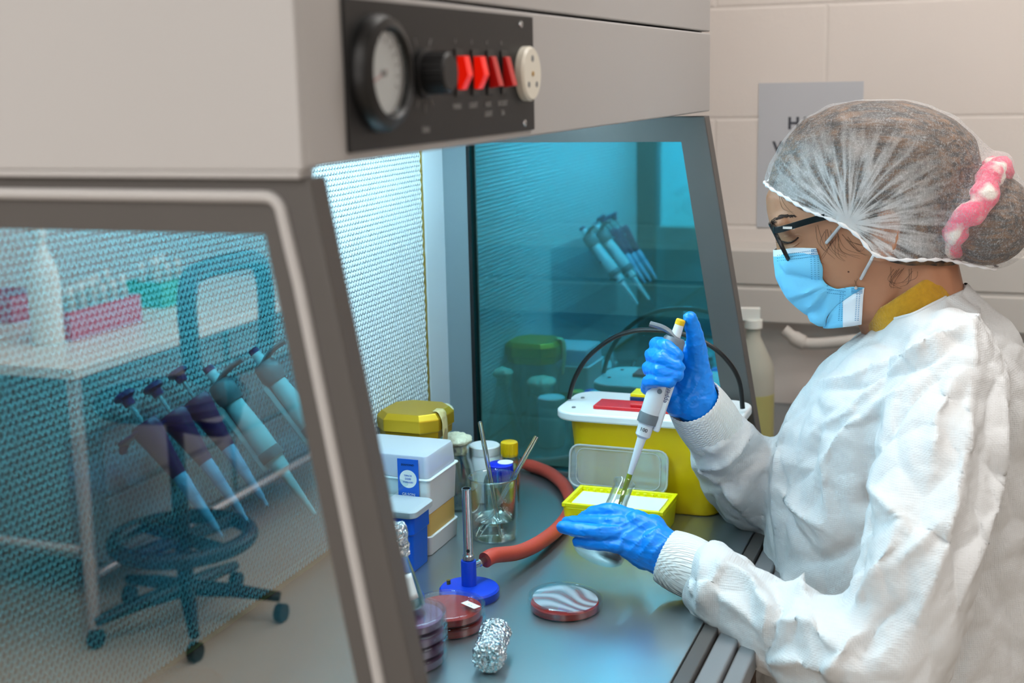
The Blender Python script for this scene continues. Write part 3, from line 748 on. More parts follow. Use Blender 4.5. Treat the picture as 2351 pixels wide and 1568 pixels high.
# white cylinder pot
c = Vector((1.775, .72, 0)); b = MB(); b.lathe([(0, 0), (.0215, 0), (.023, .002), (.023, .082), (.021, .085), (.0, .085)], M4(c), 40)
t = thing('specimen_pot', 'tall plain white plastic pot behind the beaker', 'pot', c); b.build('pot_body', 'white_plastic', t)
MB().lathe([(.0236, .074), (.0236, .086), (.022, .0875), (0, .0875)], M4(c), 40).build('pot_lid', 'white_plastic', t)
# conical flasks
def conical(c, R_, H_, r, lab, liq=None, M=None, lh=.012):
    t = thing('conical_flask', lab, 'flask', c); M = M or M4(c)
    vessel([(R_-.005, 0), (R_, .005), (R_*.985, .012), (r*1.15, H_*.70), (r, H_*.78), (r, H_*.97), (r+.002, H_*.985), (r+.002, H_)], .0015, M).build('flask_glass', 'glass', t)
    if liq: fluid([(R_-.0065, .0035), (R_-.002, .006), (R_-.0022 - (lh-.006)*.35, lh)], M).build('liquid', liq, t)
    return t, M
def cotton(t, M, H_, r, m='cotton'):
    b = MB(); b.lathe([(0, -.018), (r-.002, -.016), (r-.002, -.001), (r+.004, .001), (r+.005, .006), (r, .011), (r*.5, .014), (0, .0145)], M @ Matrix.Translation((0, 0, H_)), 32)
    b = remesh(b, .002, 2); displace(b, lambda v, n: .003*noise.noise(v*130)); b.build('cotton_plug', m, t, angle=180)
c = Vector((1.800, .800, 0)); t, M = conical(c, .041, .125, .0135, 'tall conical flask with cotton plug behind the gold-lidded jar'); cotton(t, M, .125, .0135)
c = Vector((1.735, .752, 0)); t, M = conical(c, .036, .098, .0215, 'wide-necked conical flask with cotton plug beside the tip box stack'); cotton(t, M, .098, .0215)
# gold-lidded jar
c = Vector((1.672, .785, 0)); jr = thing('storage_jar', 'glass jar with eight-sided gold lid behind the tip box stack', 'jar', c)
Mj = M4(c, (0, 0, 1), (0, 1, 0))
vessel([(.038, 0), (.044, .005), (.044, .11), (.040, .120), (.038, .134)], .002, Mj).build('jar_glass', 'glass', jr)
b = MB(); rings = []
for g, z in ((.93, .128), (.95, .140), (1., .1405), (1., .158), (.86, .166), (.0, .166)):
    a8 = [(.049, .028), (.028, .049), (-.028, .049), (-.049, .028), (-.049, -.028), (-.028, -.049), (.028, -.049), (.049, -.028)]
    rings.append([c + Vector((x*g, y*g, z)) for x, y in a8])
b.loft(rings); b.build('jar_lid', 'gold_lid', jr, smooth=False, bevel=.0012)
b = MB(); p0 = c + Vector((-.012, -.046, .163)); pts = [c + Vector(q) for q in ((-.012, -.036, .168), (-.012, -.047, .166), (-.012, -.052, .15), (-.012, -.051, .13), (-.014, -.047, .10))]
rows = [[p + Vector((s*.009*(1+.3*noise.noise(p*60)), 0, 0)) + Vector((0, .002*noise.noise(p*90+Vector((s, 0, 0))), 0)) for s in (-1, -.5, 0, .5, 1)] for p in smooth_path(pts, 5)]
b.grid(rows); b.build('peeling_tape', 'tape', jr, solid=.0006)

# --- bunsen burner
bc = at(1078, 1369); bu = thing('bunsen_burner', 'blue bunsen burner with chrome barrel standing on the steel worktop', 'bunsen burner', bc); M = M4(bc)
MB().lathe([(0, 0), (.0365, 0), (.0375, .002), (.0375, .010), (.0355, .0125), (.013, .0155), (0, .0155)], M, 56).build('base', 'bunsen_blue', bu)
MB().lathe([(.0098, .0145), (.0095, .016), (.0095, .046), (.009, .0475), (0, .0475)], M, 32).build('body', 'bunsen_blue', bu)
b = MB(); b.lathe([(.0055, .0475), (.0068, .049), (.0070, .054), (.0060, .0555), (.0058, .056)], M, 28)
for k in range(20):
    a = 2*PI*k/20; b.cyl(M @ Vector((.007*math.cos(a), .007*math.sin(a), .049)), M @ Vector((.007*math.cos(a), .007*math.sin(a), .054)), .0005, n=5)
b.build('air_collar', 'steel', bu)
b = MB(); b.lathe([(.0057, .056), (.0057, .138), (.0060, .1385), (.0060, .1405), (.0046, .1405), (.0046, .056)], M, 32, cap=False)
ba = b.build('barrel', 'chrome', bu)
b = MB(); q = bc + Vector((-.0052, -.002, .0615)); b.cyl(q, q + Vector((-.0008, -.0003, 0)), .0022, n=16); b.build('air_hole', 'ink_black', ba)
nd = (at(1118, 1296, .03) - (bc + Vector((0, 0, .034)))); nd.z = 0; nd.normalize(); n0 = bc + Vector((0, 0, .037)) + nd*.008
b = MB(); b.lathe([(.0042, 0), (.0042, .012), (.0050, .013), (.0040, .018), (.0038, .042), (0, .042)], M4(n0, nd), 24); b.build('gas_nozzle', 'steel', bu)
q = bc + Vector((-.002, .027, .013)); b = MB(); b.cyl(q, q + Vector((0, 0, .006)), .0026, n=8); b.build('adjusting_screw', 'brass', bu)
# hose
e0 = n0 + nd*.025
hp = [e0, e0 + nd*.02, at(1190, 1268, .022), at(1240, 1245, .016), at(1286, 1208, .0115), at(1311, 1165, .0112), at(1300, 1122, .0112), at(1268, 1090, .0112), at(1228, 1072, .0112), at(1188, 1062, .0112), at(1150, 1060, .0112), at(1120, 1068, .0112)]
hs = smooth_path(hp, 8); b = MB()
b.tube(hs, .0100, 24); 
ho = b.build('gas_hose', 'hose_red', origin=tuple(e0)); tag(ho, 'thick red rubber gas hose curling from the burner across the worktop', 'hose')
b = MB(); d = nd; b.lathe([(0, -.0006), (.0052, -.0006), (.0052, 0)], M4(e0, d), 24); 

# --- petri dishes
def dish(c, r, h, agar, lab, group=None, lid=True, tilt=None, label=False, glare=False, ah=.0075):
    t = thing('petri_dish', lab, 'petri dish', c, group); M = M4(c); w = .0011
    MB().lathe([(0, 0), (r-.003, 0), (r-.002, h*.78), (r-.002-w, h*.78), (r-.003-w, w), (0, w)], M, 64).build('dish_base', 'dish_plastic', t)
    if agar: MB().lathe([(0, w+.0002), (r-.0045, w+.0002), (r-.0045, w+ah), (0, w+ah)], M, 64).build('agar', agar, t)
    Ml = M @ Matrix.Translation((0, 0, 0)) if tilt is None else M @ tilt
    MB().lathe([(r-w, h*.35), (r, h*.35), (r, h-.0008), (r-.0012, h), (r-.0045, h), (r-.0052, h-.0007), (0, h-.0007), (0, h-.0007-w), (r-.0052, h-.0007-w), (r-w, h-.002)], Ml, 64, cap=False).build('dish_lid', 'dish_plastic', t)
    if glare: MB().lathe([(0, h-.0024), (r-.006, h-.0024)], Ml, 64, cap=False).build('lid_reflection', 'painted_reflection', t, smooth=False)  # disc under the lid that carries its painted reflections
    if label:
        p = c + Vector((.004, -.028, h)); b = MB(); Mx = Matrix.Translation(p) @ Matrix.Rotation(math.radians(62), 4, 'Z')
        b.box((-.012, -.005, 0), (.012, .005, .0003), 0, Mx)
        q = text_mb('BCA', .0042, Mx @ Matrix.Translation((0, .001, .0003)) @ Matrix.Rotation(PI, 4, 'Z'), 1, .0001); b.add(q.v, q.f, 1)
        b.build('paper_label', ['paper', 'ink_grey'], t, smooth=False)
    return t
c = at(1297, 1397, 0); dish(c, .0455, .0145, 'agar_red', 'petri dish with milky reflections painted on its lid and red agar, alone on the worktop', tilt=Matrix.Translation((0, 0, .0015)) @ Matrix.Rotation(math.radians(3.5), 4, 'X'), glare=True)
c = Vector((1.322, .5875, 0))
dish(c, .0445, .0142, 'agar_red', 'lower petri dish of the red agar pair', 'red agar dishes in a stack')
dish(c + Vector((-.0015, .0005, .0147)), .0445, .0142, 'agar_red', 'upper petri dish of the red agar pair, white paper label on its lid', 'red agar dishes in a stack', label=True)
c = Vector((1.222, .5935, 0)); nm = ['bottom', 'second', 'third', 'topmost']
for k in range(4):
    dish(c + Vector((.001*math.sin(k*2.1), .001*math.cos(k*1.7), .0148*k)), .0445, .0143, 'agar_purple', '%s petri dish of the purple agar stack at the cabinet edge' % nm[k], 'purple agar dishes in a stack')
# foil-capped test bottle standing on the purple dishes
fb = P(950, 1395, 1.44); fc = Vector((c.x+.004, c.y+.012, .0592)); t, M = conical(fc, .030, .088, .0105, 'small conical flask of teal liquid with foil cap, on the purple dishes', 'teal_liquid', lh=.014)
b = MB(); b.lathe([(.0135, -.028), (.0125, -.015), (.0125, .003), (.010, .008), (0, .009)], M @ Matrix.Translation((0, 0, .088)), 32)
b = MB(); b.lathe([(0, .062), (.0155, .0625), (.0145, .075), (.0135, .09), (.0115, .097), (0, .099)], M, 32); b = remesh(b, .0016, 1); displace(b, lambda v, n: .0022*noise.noise(v*160) + .001*noise.noise(v*420)); b.build('foil_cap', 'foil', t, angle=25)
b = MB(); 
al = math.radians(200)
rows = []
for z in np.linspace(.018, .045, 6):
    rr = .0305 - (z-.012)*.33 + .0004
    rows.append([M @ Vector((rr*math.cos(al + s), rr*math.sin(al + s), z)) for s in np.linspace(-.1, 1.0, 9)])
b.grid(rows); b.build('paper_label', 'paper', t, solid=.0003)
# crumpled foil plug
a0 = at(1120, 1552); a1 = at(1150, 1470); dr = (a1-a0).normalized(); fc = a0 + Vector((0, 0, .0175))
b = MB(); b.lathe([(0, .006), (.007, -.001), (.0172, .001), (.0185, .012), (.0165, .028), (.0178, .046), (.0180, .060), (.010, .061), (0, .048)], M4(fc, dr + Vector((0, 0, .12))), 36)
b = remesh(b, .0013, 1)
def crump(v, n):
    u = M4(fc, dr).inverted() @ v; u = Vector((u.x, u.y, u.z*.38)); c1 = noise.voronoi(u*170)[0]; c2 = noise.voronoi(u*360)[0]
    return .0034*(c1[1]-c1[0]-.25) + .0016*(c2[1]-c2[0]-.25)
displace(b, crump)
zmin = min(v[2] for v in b.v); b.v = [(v[0], v[1], v[2]-zmin+.0002) for v in b.v]
tag(b.build('foil_plug', 'foil', angle=22, origin=tuple(a0)), 'crumpled aluminium foil plug lying loose at the front of the worktop', 'foil')
# clear dish lid left on the worktop at the left and pale yellow dish
c = Vector((1.085, .775, 0)); dish(Vector((1.075, .79, 0)), .044, .013, None, 'empty clear petri dish seen through the tinted window, beneath the pipettes')

# ============================================================ pipettes on the acrylic rack
def pipette_violet(lab):
    t = thing('pipette', lab, 'pipette', (0, 0, 0), 'violet pipettes on the acrylic rack')
    b = MB(); b.lathe([(0, .262), (.010, .262), (.0125, .259), (.0125, .254), (.007, .250), (.006, .240), (0, .240)], None, 28); b.build('plunger_button', 'pip_navy', t)
    b = MB(); b.cyl((0, 0, .205), (0, 0, .241), .0022, n=12); b.build('plunger_rod', 'steel', t)
    rings = []
    for z, rx, ry in ((.112, .0085, .0075), (.125, .0095, .008), (.165, .0135, .011), (.190, .0165, .013), (.2, .017, .0135), (.2065, .0155, .012)):
        rings.append([Vector((rx*math.cos(a), ry*math.sin(a), z)) for a in np.linspace(0, 2*PI, 28, endpoint=False)])
    b = MB(); b.loft(rings); b.build('grip', 'pip_violet', t)
    b = MB(); b.box((-.004, -.0125, .196), (.034, .0125, .2025)); b.cyl((.030, 0, .196), (.038, 0, .186), .006, .004, n=12); b.build('finger_hook', 'pip_navy', t, bevel=.003)
    b = MB(); b.box((-.0105, -.0125, .176), (.0105, -.0118, .1835)); b.build('volume_window', 'paper', t, smooth=False)
    b = MB(); b.lathe([(0, 0), (.0022, 0), (.003, .012), (.0042, .016), (.0062, .06), (.0082, .112), (0, .112)], None, 24)
    for k in range(12):
        a = 2*PI*k/12; b.cyl((.0078*math.cos(a), .0078*math.sin(a), .105), (.006*math.cos(a), .006*math.sin(a), .06), .0005, n=5)
    b.build('tip_cone', 'pip_tipblue', t)
    return t
def pipette_grey(lab, button='pip_navy', held=False, text='eppendorf'):
    t = thing('pipette', lab, 'pipette', (0, 0, 0), None if held else 'grey pipettes on the acrylic rack')
    b = MB(); b.lathe([(.0062, .2475), (.0062, .2535), (.005, .255), (0, .255)], None, 28); b.build('push_button', button, t)
    b = MB(); b.lathe([(.0068, .218), (.0072, .222), (.0064, .236), (.0060, .2475), (0, .2475)], None, 28)
    for k in range(16):
        a = 2*PI*k/16; b.cyl((.0075*math.cos(a), .0075*math.sin(a), .216), (.0068*math.cos(a), .0068*math.sin(a), .229), .0008, n=5)
    b.build('dial_sleeve', 'pip_grey', t)
    def el(z, rx, ry, cx=0., n=28): return [Vector((cx + rx*math.cos(a), ry*math.sin(a), z)) for a in np.linspace(0, 2*PI, n, endpoint=False)]
    b = MB(); b.loft([el(.112, .0105, .0105), el(.118, .0125, .0125), el(.150, .0130, .0125), el(.200, .0105, .0105), el(.216, .009, .009), el(.218, .008, .008)])
    b.build('handle', 'pip_grey', t)
    b = MB(); b.loft([el(.1145, .0135, .0135), el(.125, .0138, .0138), el(.128, .0132, .0132)]); b.build('grey_collar', 'pip_dark', t)
    b = MB(); b.lathe([(.0065, .094), (.0098, .0975), (.0102, .1145), (0, .1145)], None, 28)
    q = text_mb('100', .007, frame((0, -.0104, .106), (1, 0, 0), (0, 0, 1)), 1); b.add(q.v, q.f, 1); b.build('nose', ['pip_grey', 'ink_black'], t)
    b = MB(); b.lathe([(0, .030), (.0026, .030), (.0030, .034), (.0060, .094), (0, .094)], None, 24); b.build('tip_cone', 'pip_grey', t)
    # finger rest, curved like a hook over the index finger
    rows = []
    for k in range(13):
        s = k/12; x = -.010 - .046*s; z = .226 + .014*math.sin(min(1, s*1.3)*PI*.5) - .003*s; wd = .0095*(1-.25*s)
        rows.append([Vector((x + .02, wd*math.cos(a), z + .0036*math.sin(a))) for a in np.linspace(0, 2*PI, 12, endpoint=False)])
    b = MB(); b.loft(rows); b.loft([el(.200, .0125, .0125), el(.210, .0150, .0140), el(.228, .0140, .0130), el(.231, .0120, .0115)]); b.build('finger_rest', 'pip_dark', t)
    b = MB(); b.box((.0105, -.0052, .108), (.0185, .0052, .205)); bl = b.build('ejector_arm', 'pip_grey', t, bevel=.002)
    b = MB(); b.box((.0100, -.0066, .13), (.0108, .0066, .2)); b.build('channel', 'pip_dark', t)
    b = MB(); b.cyl((.004, -.0120, .160), (.004, -.0134, .160), .0032, n=16); b.build('volume_lock', 'pip_dark', t)
    b = MB(); q = text_mb(text, .0085, frame((.013, -.0054, .165), (0, 0, 1), (-1, 0, 0))); b.add(q.v, q.f)
    q = text_mb('Research', .0045, frame((.0155, -.0054, .195), (0, 0, 1), (-1, 0, 0))); b.add(q.v, q.f)
    b.build('brand_lettering', 'pip_navy', t, smooth=False)
    return t
def place(t, tip, top, roll_x):
    """stand a pipette from tip to top, local x towards roll_x"""
    z = (Vector(top) - Vector(tip)).normalized(); x = Vector(roll_x); x = (x - z*x.dot(z)).normalized(); y = z.cross(x)
    m = Matrix((x, y, z)).transposed().to_4x4(); m.translation = Vector(tip); t.matrix_world = m
lab3 = ['violet pipette nearest the window, first on the acrylic rack', 'middle one of the three violet pipettes on the acrylic rack', 'violet pipette next to the grey ones on the acrylic rack']
v0 = pipette_violet(lab3[0])
vp = [v0]
for k in (1, 2):
    q = copy_tree(v0); q['label'] = lab3[k]; vp.append(q)
g0 = pipette_grey('grey pipette with dark button beside the violet ones on the rack')
g1 = copy_tree(g0); g1['label'] = 'grey pipette at the far end of the acrylic rack'
for t, (kx, ky, dk), (tx, ty, dt) in ((vp[0], (281, 903, 1.335), (509, 1232, 1.27)), (vp[1], (347, 883, 1.385), (567, 1195, 1.32)), (vp[2], (403, 850, 1.435), (613, 1160, 1.37)), (g0, (468, 832, 1.50), (755, 1225, 1.52)), (g1, (572, 792, 1.60), (845, 1150, 1.60))):
    top = ony(kx, ky, .818)
    rr = ray(kx, ky); tip = P(tx, ty, .815/rr[1]); L = (top - tip).length
    place(t, tip, top, (-.35, .9, 0)); gk = 1. if t in (g0, g1) else .92
    t.matrix_world = t.matrix_world @ Matrix.Diagonal((gk, gk, L/.262, 1))
# acrylic rack hung on the grille
ar = thing('pipette_rack', 'clear acrylic pipette rack hanging in front of the filter grille', 'pipette rack', (1.2, .8, .15))
def bar(x0, x1, ya, yb, z0, z1, n): MB().add([(x0, ya, z0), (x1, ya, z0), (x1, yb, z1), (x0, yb, z1), (x0, ya, z0+.004), (x1, ya, z0+.004), (x1, yb, z1+.004), (x0, yb, z1+.004)], [(0, 1, 2, 3), (4, 5, 6, 7), (0, 1, 5, 4), (3, 2, 6, 7), (0, 3, 7, 4), (1, 2, 6, 5)]).build(n, 'acrylic', ar, smooth=False)
bar(.98, 1.44, .735, .828, .232, .262, 'upper_shelf'); bar(.98, 1.44, .690, .828, .128, .165, 'lower_shelf')
MB().box((.98, .8285, .10), (1.44, .8315, .30)).build('back_plate', 'acrylic', ar, smooth=False)

# ============================================================ things along the far wall
sg = thing('wall_sign', 'grey paper notice headed HAND WASH taped to the white wall', 'sign', (XR1-.001, .38, .46))
b = MB(); b.box((XR1-.0025, .274, .314), (XR1-.0008, .484, .611)); b.build('sheet', 'sign_grey', sg, smooth=False)
TS = lambda y, z: frame((XR1-.0028, y, z), (0, -1, 0), (0, 0, 1))
for s, z in (('HAND', .5280), ('WASHING', .4785)):
    text_mb(s, .0335, TS(.3745, z), bold=.0012).build('notice_word', 'sign_ink', sg, smooth=False)
# ledge, tap and spray bottle below the trunking
lz = -.062
t = thing('wash_basin', 'pale wash basin unit with lever tap under the wall trunking', 'basin', (2.6, .1, lz))
b = MB(); b.box((2.30, -.55, lz-.03), (2.749, .62, lz)); b.build('basin_top', 'bench_grey', t, smooth=False, bevel=.004)
b = MB(); b.box((2.34, -.5, -.85), (2.745, .60, lz-.0305)); b.build('basin_cabinet', 'dark_wood', t, smooth=False)
b = MB(); tp = [P(1850, 800, 2.6), P(1830, 785, 2.6), P(1818, 757, 2.6)]
pa = onx(1800, 757, 2.66); pb_ = onx(1850, 785, 2.66); pc_ = onx(1990, 778, 2.66)
b.tube(smooth_path([pa, pb_ - Vector((0, -.01, 0)), pb_ + Vector((0, -.03, -.002)), pc_], 6), [.012]*4 + [.016]*4 + [.012]*11, 14)
b.cyl(pc_ , Vector((2.749, pc_.y, pc_.z)), .014); b.build('lever_tap', 'trunk_white', t)
def spray_bottle(c, h, r, lab, body, liq, aim, name='spray_bottle', lfrac=.5):
    t = thing(name, lab, 'bottle', c); M = M4(c)
    MB().lathe([(0, 0), (r-.003, 0), (r, .004), (r, h*.50), (r*.92, h*.58), (r*.5, h*.72), (r*.33, h*.78), (r*.33, h*.84), (0, h*.84)], M, 36).build('bottle_body', body, t)
    if liq: MB().lathe([(0, .001), (r+.0005, .003), (r+.0005, h*lfrac), (0, h*lfrac)], M, 36).build('liquid', liq, t)
    a = Vector(aim).normalized(); b = MB(); top = c + Vector((0, 0, h*.84))
    b.cyl(top, top + Vector((0, 0, h*.06)), r*.42, n=20); 
    b.box((-.012, -.010, 0), (.045, .010, .022), None, frame(top + Vector((0, 0, h*.06)), a, Vector((0, 0, 1)).cross(a)))
    b.tube([top + Vector((0, 0, h*.07)) + a*.02, top + a*.045 + Vector((0, 0, h*.02)), top + a*.05 - Vector((0, 0, h*.08))], .004, 8)
    b.build('spray_head', 'bottle_white', t); return t
sb = onx(1745, 918, 2.5); spray_bottle(Vector((2.44, .433, lz)), .262, .041, 'clear spray bottle of pale yellow liquid on the basin top', 'bottle_pale', 'disinfectant', (-.2, 1, 0), lfrac=.36)
# waste bin and brown cupboard further along are omitted: nothing of them shows

# ============================================================ the side of the room seen mirrored in the near window
XM = CX0 + .0112
def mir(px, py, xv):           # a point seen in the near window at virtual distance xv
    p = onx(px, py, xv); return Vector((2*XM - p.x, p.y, p.z))
def mirz(px, py, z):
    p = onz(px, py, z); return Vector((2*XM - p.x, p.y, p.z))
zb = -.10
cn = mirz(170, 848, zb)
bt = thing('side_bench', 'white-topped laboratory side bench with tubular legs', 'bench', (cn.x-.6, cn.y+.35, ZF))
bx0, bx1, by0, by1 = cn.x-1.6, cn.x, cn.y, cn.y+.75
MB().box((bx0, by0, zb-.03), (bx1, by1, zb)).build('bench_top', 'bench_white', bt, smooth=False, bevel=.003)
b = MB(); b.box((bx0+.05, by0+.12, -.75), (bx1-.25, by1-.02, zb-.0305)); cbn = b.build('drawer_unit', 'bench_grey', bt, smooth=False)
for k in range(3):
    for j in range(2):
        z0 = -.72 + .2*k; xx = bx0+.08+.68*j
        MB().box((xx, by0+.105, z0), (xx+.62, by0+.1195, z0+.18)).build('drawer', 'bench_grey', bt, smooth=False, bevel=.003)
for (x, y) in ((bx1-.03, by0+.03), (bx0+.03, by0+.03), (bx1-.03, by1-.03), (bx0+.03, by1-.03)):
    MB().cyl((x, y, ZF), (x, y, zb-.0305), .02, n=16).build('leg', 'stool_metal', bt)
MB().tube([(bx1-.03, by0+.05, -.62), (bx1-.03, by1-.05, -.62)], .013, 12).build('cross_bar', 'stool_metal', bt)
MB().tube([(bx0+.05, by0+.03, -.70), (bx1-.05, by0+.03, -.70)], .013, 12).build('cross_bar', 'stool_metal', bt)
# wash bottle
spray_bottle(mir(102, 775, 2.75) * 1. if False else Vector((mirz(102, 790, zb).x - .02, mirz(102, 790, zb).y + .0, zb)), .37, .047, 'tall white spray bottle on the side bench, in front of the pink rack', 'bottle_white', None, (0, 1, 0), lfrac=.3)
# coloured racks holding small bottles
def rack(c, sx, sy, h, m, lab, ang=0.):
    t = thing('bottle_rack', lab, 'rack', c, 'coloured plastic racks on the side bench')
    Mx = Matrix.Translation(c) @ Matrix.Rotation(ang, 4, 'Z')
    b = MB(); w = .004
    b.box((-sx, -sy, 0), (sx, sy, w), None, Mx)
    for a in ((-sx, -sy, sx, -sy+w), (-sx, sy-w, sx, sy), (-sx, -sy+w, -sx+w, sy-w), (sx-w, -sy+w, sx, sy-w)): b.box((a[0], a[1], w), (a[2], a[3], h), None, Mx)
    b.build('rack_tray', m, t, smooth=False, bevel=.002); return Mx
p1 = mirz(245, 765, zb); p2 = mirz(415, 700, zb); p3 = mirz(20, 735, zb)
d1 = Vector((p1.x-.03, p1.y+.09, zb)); d2 = Vector((p2.x-.02, p2.y+.09, zb)); d3 = Vector((p3.x-.04, p3.y+.03, zb))
R1 = rack(d1, .17, .075, .088, 'rack_pink', 'pink plastic rack full of small bottles on the side bench'); R2 = rack(d2, .10, .075, .088, 'rack_green', 'green plastic rack beside the pink one on the side bench'); R3 = rack(d3, .09, .09, .085, 'rack_pink', 'short pink rack behind the spray bottle on the side bench')
first = None; k = 0
for Mx, xs, ys in ((R1, (-.13, -.08, -.03, .02, .07, .12), (-.04, .02)), (R2, (-.06, 0., .06), (-.03, .03))):
    for x in xs:
        for y in ys:
            c = Mx @ Vector((x, y, .0045)); k += 1; hh = .13 + .03*((k*37) % 5)/4
            if first is None:
                t = thing('sample_bottle', '', 'bottle', c, 'small capped bottles in the racks')
                MB().lathe([(0, 0), (.014, 0), (.015, .002), (.015, .10), (.008, .118), (.008, .13), (0, .13)], M4(c), 20).build('bottle_body', 'bottle_pale', t)
                MB().lathe([(.0095, .120), (.0095, .145), (0, .145)], M4(c), 20).build('cap', 'bottle_white', t); first = t
            else:
                t = copy_tree(first); t.location = c
            t.scale = (1, 1, hh/.14)
            t['label'] = 'small capped bottle standing in the %s rack' % ('pink' if Mx is R1 else 'green')
# draughtsman stool
scn = Vector((-1.51, 2.09, ZF))
pr_ = mirz(430, 1290, ZF+.20); scn = Vector((mirz(432, 1400, ZF+.04).x, mirz(432, 1400, ZF+.04).y, ZF))
st = thing('lab_stool', 'black swivel laboratory stool with foot ring and star base', 'stool', scn)
b = MB()
for k in range(5):
    a = 2*PI*k/5 + math.radians(250); e = scn + Vector((.27*math.cos(a), .27*math.sin(a), .075)); h = scn + Vector((0, 0, .11))
    L = MB(); L.tube([h, (h+e)/2 + Vector((0, 0, .005)), e], [.026, .021, .015], 10)
    lg = L.build('star_leg', 'stool_black', st)
    MB().cyl(e + Vector((0, -.012, -.048)), e + Vector((0, .012, -.048)), .027, n=20).build('castor', 'stool_black', lg)
MB().cyl(scn + Vector((0, 0, .09)), scn + Vector((0, 0, .62)), .024, n=20).build('gas_column', 'stool_black', st)
b = MB(); rp = [scn + Vector((.19*math.cos(a), .19*math.sin(a), .26)) for a in np.linspace(0, 2*PI, 36, endpoint=False)]; b.tube(rp, .024, 12, closed=True)
for a in (0.3, .3+PI/2, .3+PI, .3+1.5*PI): b.tube([scn + Vector((.02*math.cos(a), .02*math.sin(a), .26)), scn + Vector((.18*math.cos(a), .18*math.sin(a), .26))], .020, 8)
b.build('foot_ring', 'stool_black', st)
b = MB(); b.lathe([(0, .615), (.10, .62), (.205, .65), (.215, .675), (.20, .695), (0, .700)], M4(scn), 40); b.build('seat', 'stool_black', st)
# backrest: padded loop carried on a curved arm
br = scn + Vector((.04, -.20, 0))
lp_ = [(-.17, .80), (-.20, .92), (-.19, 1.02), (-.13, 1.06), (.13, 1.06), (.19, 1.02), (.20, .92), (.17, .80), (0, .78)]
b = MB(); b.tube(smooth_path([br + Vector((x*.95, -.02 - .25*(x*x), z)) for x, z in lp_], 5, closed=True), .026, 10, closed=True); b.build('backrest', 'stool_black', st)
MB().tube(smooth_path([scn + Vector((0, 0, .60)), scn + Vector((.02, -.17, .60)), br + Vector((0, -.03, .68)), br + Vector((0, -.02, .79))], 6), .022, 10).build('back_arm', 'stool_black', st)

# ============================================================ the worker
XH = 1.765                                   # the plane of symmetry of her head
def hp_(px, py, w=0.): return onx(px, py, XH - w)
pn = thing('person', 'person in white gown, hair net, blue mask and blue gloves, pipetting at the cabinet', 'person', (XH, .12, ZF))
def capsules(b, chain, n=14):
    """tapered capsules along [(point, radius), ...]"""
    for (p, r), (q, s) in zip(chain, chain[1:]):
        p, q = Vector(p), Vector(q); L = (q-p).length
        if L < 1e-6: continue
        pr = [(r*math.sin(a), -r*math.cos(a)) for a in np.linspace(0, PI/2, 6)] + [(s*math.sin(a), L + s*math.cos(a)) for a in np.linspace(PI/2, 0, 6)]
        pr[0] = (0, -r); pr[-1] = (0, L + s); b.lathe(pr, M4(p, q-p), n)
def ellring(c, a, bb, n=28, k=None):
    """ring around c spanned by vectors a and bb"""
    c, a, bb = Vector(c), Vector(a), Vector(bb); out = []
    for t in np.linspace(0, 2*PI, n, endpoint=False):
        f = 1 if k is None else k(t); out.append(c + a*math.cos(t) + bb*math.sin(t)*f)
    return out
XV = Vector((1, 0, 0))
def limb(b, pts, flat=1.):
    """pts: (px, py, depth, radius m) -> lofted round limb"""
    ps = [P(a, c, d) for a, c, d, r in pts]; rs = [q[3] for q in pts]
    sm = smooth_path(ps, 4); rr = np.interp(np.linspace(0, len(rs)-1, len(sm)), range(len(rs)), rs)
    b.tube(sm, list(rr), 24)

# ---- head and neck
head = MB()
SL = [(236, 1930, 2080, .022), (252, 1880, 2140, .046), (280, 1838, 2190, .062), (320, 1800, 2222, .072), (370, 1775, 2232, .077), (415, 1762, 2232, .079),
      (450, 1758, 2225, .079), (480, 1760, 2215, .0785), (505, 1765, 2205, .077), (525, 1772, 2198, .0755), (550, 1782, 2190, .074), (580, 1789, 2180, .072), (610, 1797, 2172, .069),
      (640, 1806, 2168, .065), (670, 1822, 2165, .060), (700, 1842, 2165, .054), (722, 1868, 2165, .044), (736, 1900, 2165, .032)]
rings = []
for py, f, bk, hw in SL:
    if py < 425: f += 14; bk -= 16; hw -= .008; py += 10*(py < 300)
    A, B = hp_(f, py), hp_(bk, py); c = (A+B)/2; a = (A-B)/2
    low = max(0, (py-520)/220)
    rings.append(ellring(c, a, XV*hw, 36, lambda t: (1 - (.16 + .20*low)*max(0, math.cos(t))**1.5)*(1 - .25*low*max(0, -math.cos(t)))))
head.loft(rings)
for s in (-1, 1):                            # cheekbones, brow and jaw fullness
    capsules(head, [(hp_(1838, 592) + XV*s*.036, .020), (hp_(1900, 600) + XV*s*.044, .020)])
    capsules(head, [(hp_(1790, 500) + XV*s*.018, .012), (hp_(1812, 503) + XV*s*.042, .012)])
    capsules(head, [(hp_(1990, 655) + XV*s*.047, .016), (hp_(1890, 715) + XV*s*.024, .015)])
    # ear: rim, lobe and hollow
    e = hp_(2045, 520); ep = []
    for k in range(15):
        a = math.radians(-60 + 300*k/14); ep.append(e + Vector((s*.0815, .015*math.cos(a) - .004*math.sin(a), .031*math.sin(a) - .002)))
    capsules(head, [(p, .0042) for p in ep]); capsules(head, [(ep[0], .006), (e + Vector((s*.079, .004, -.03)), .0075)])
    capsules(head, [(e + Vector((s*.075, .008, -.02)), .012), (e + Vector((s*.075, .003, .018)), .013)])
capsules(head, [(hp_(1788, 530), .0062), (hp_(1797, 575), .0085), (hp_(1806, 604), .0125), (hp_(1815, 616), .013)])       # nose
capsules(head, [(hp_(2095, 600), .056), (hp_(2120, 700), .055), (hp_(2150, 800), .062)])                              # neck
capsules(head, [(hp_(2010, 650), .040), (hp_(2060, 760), .045)])
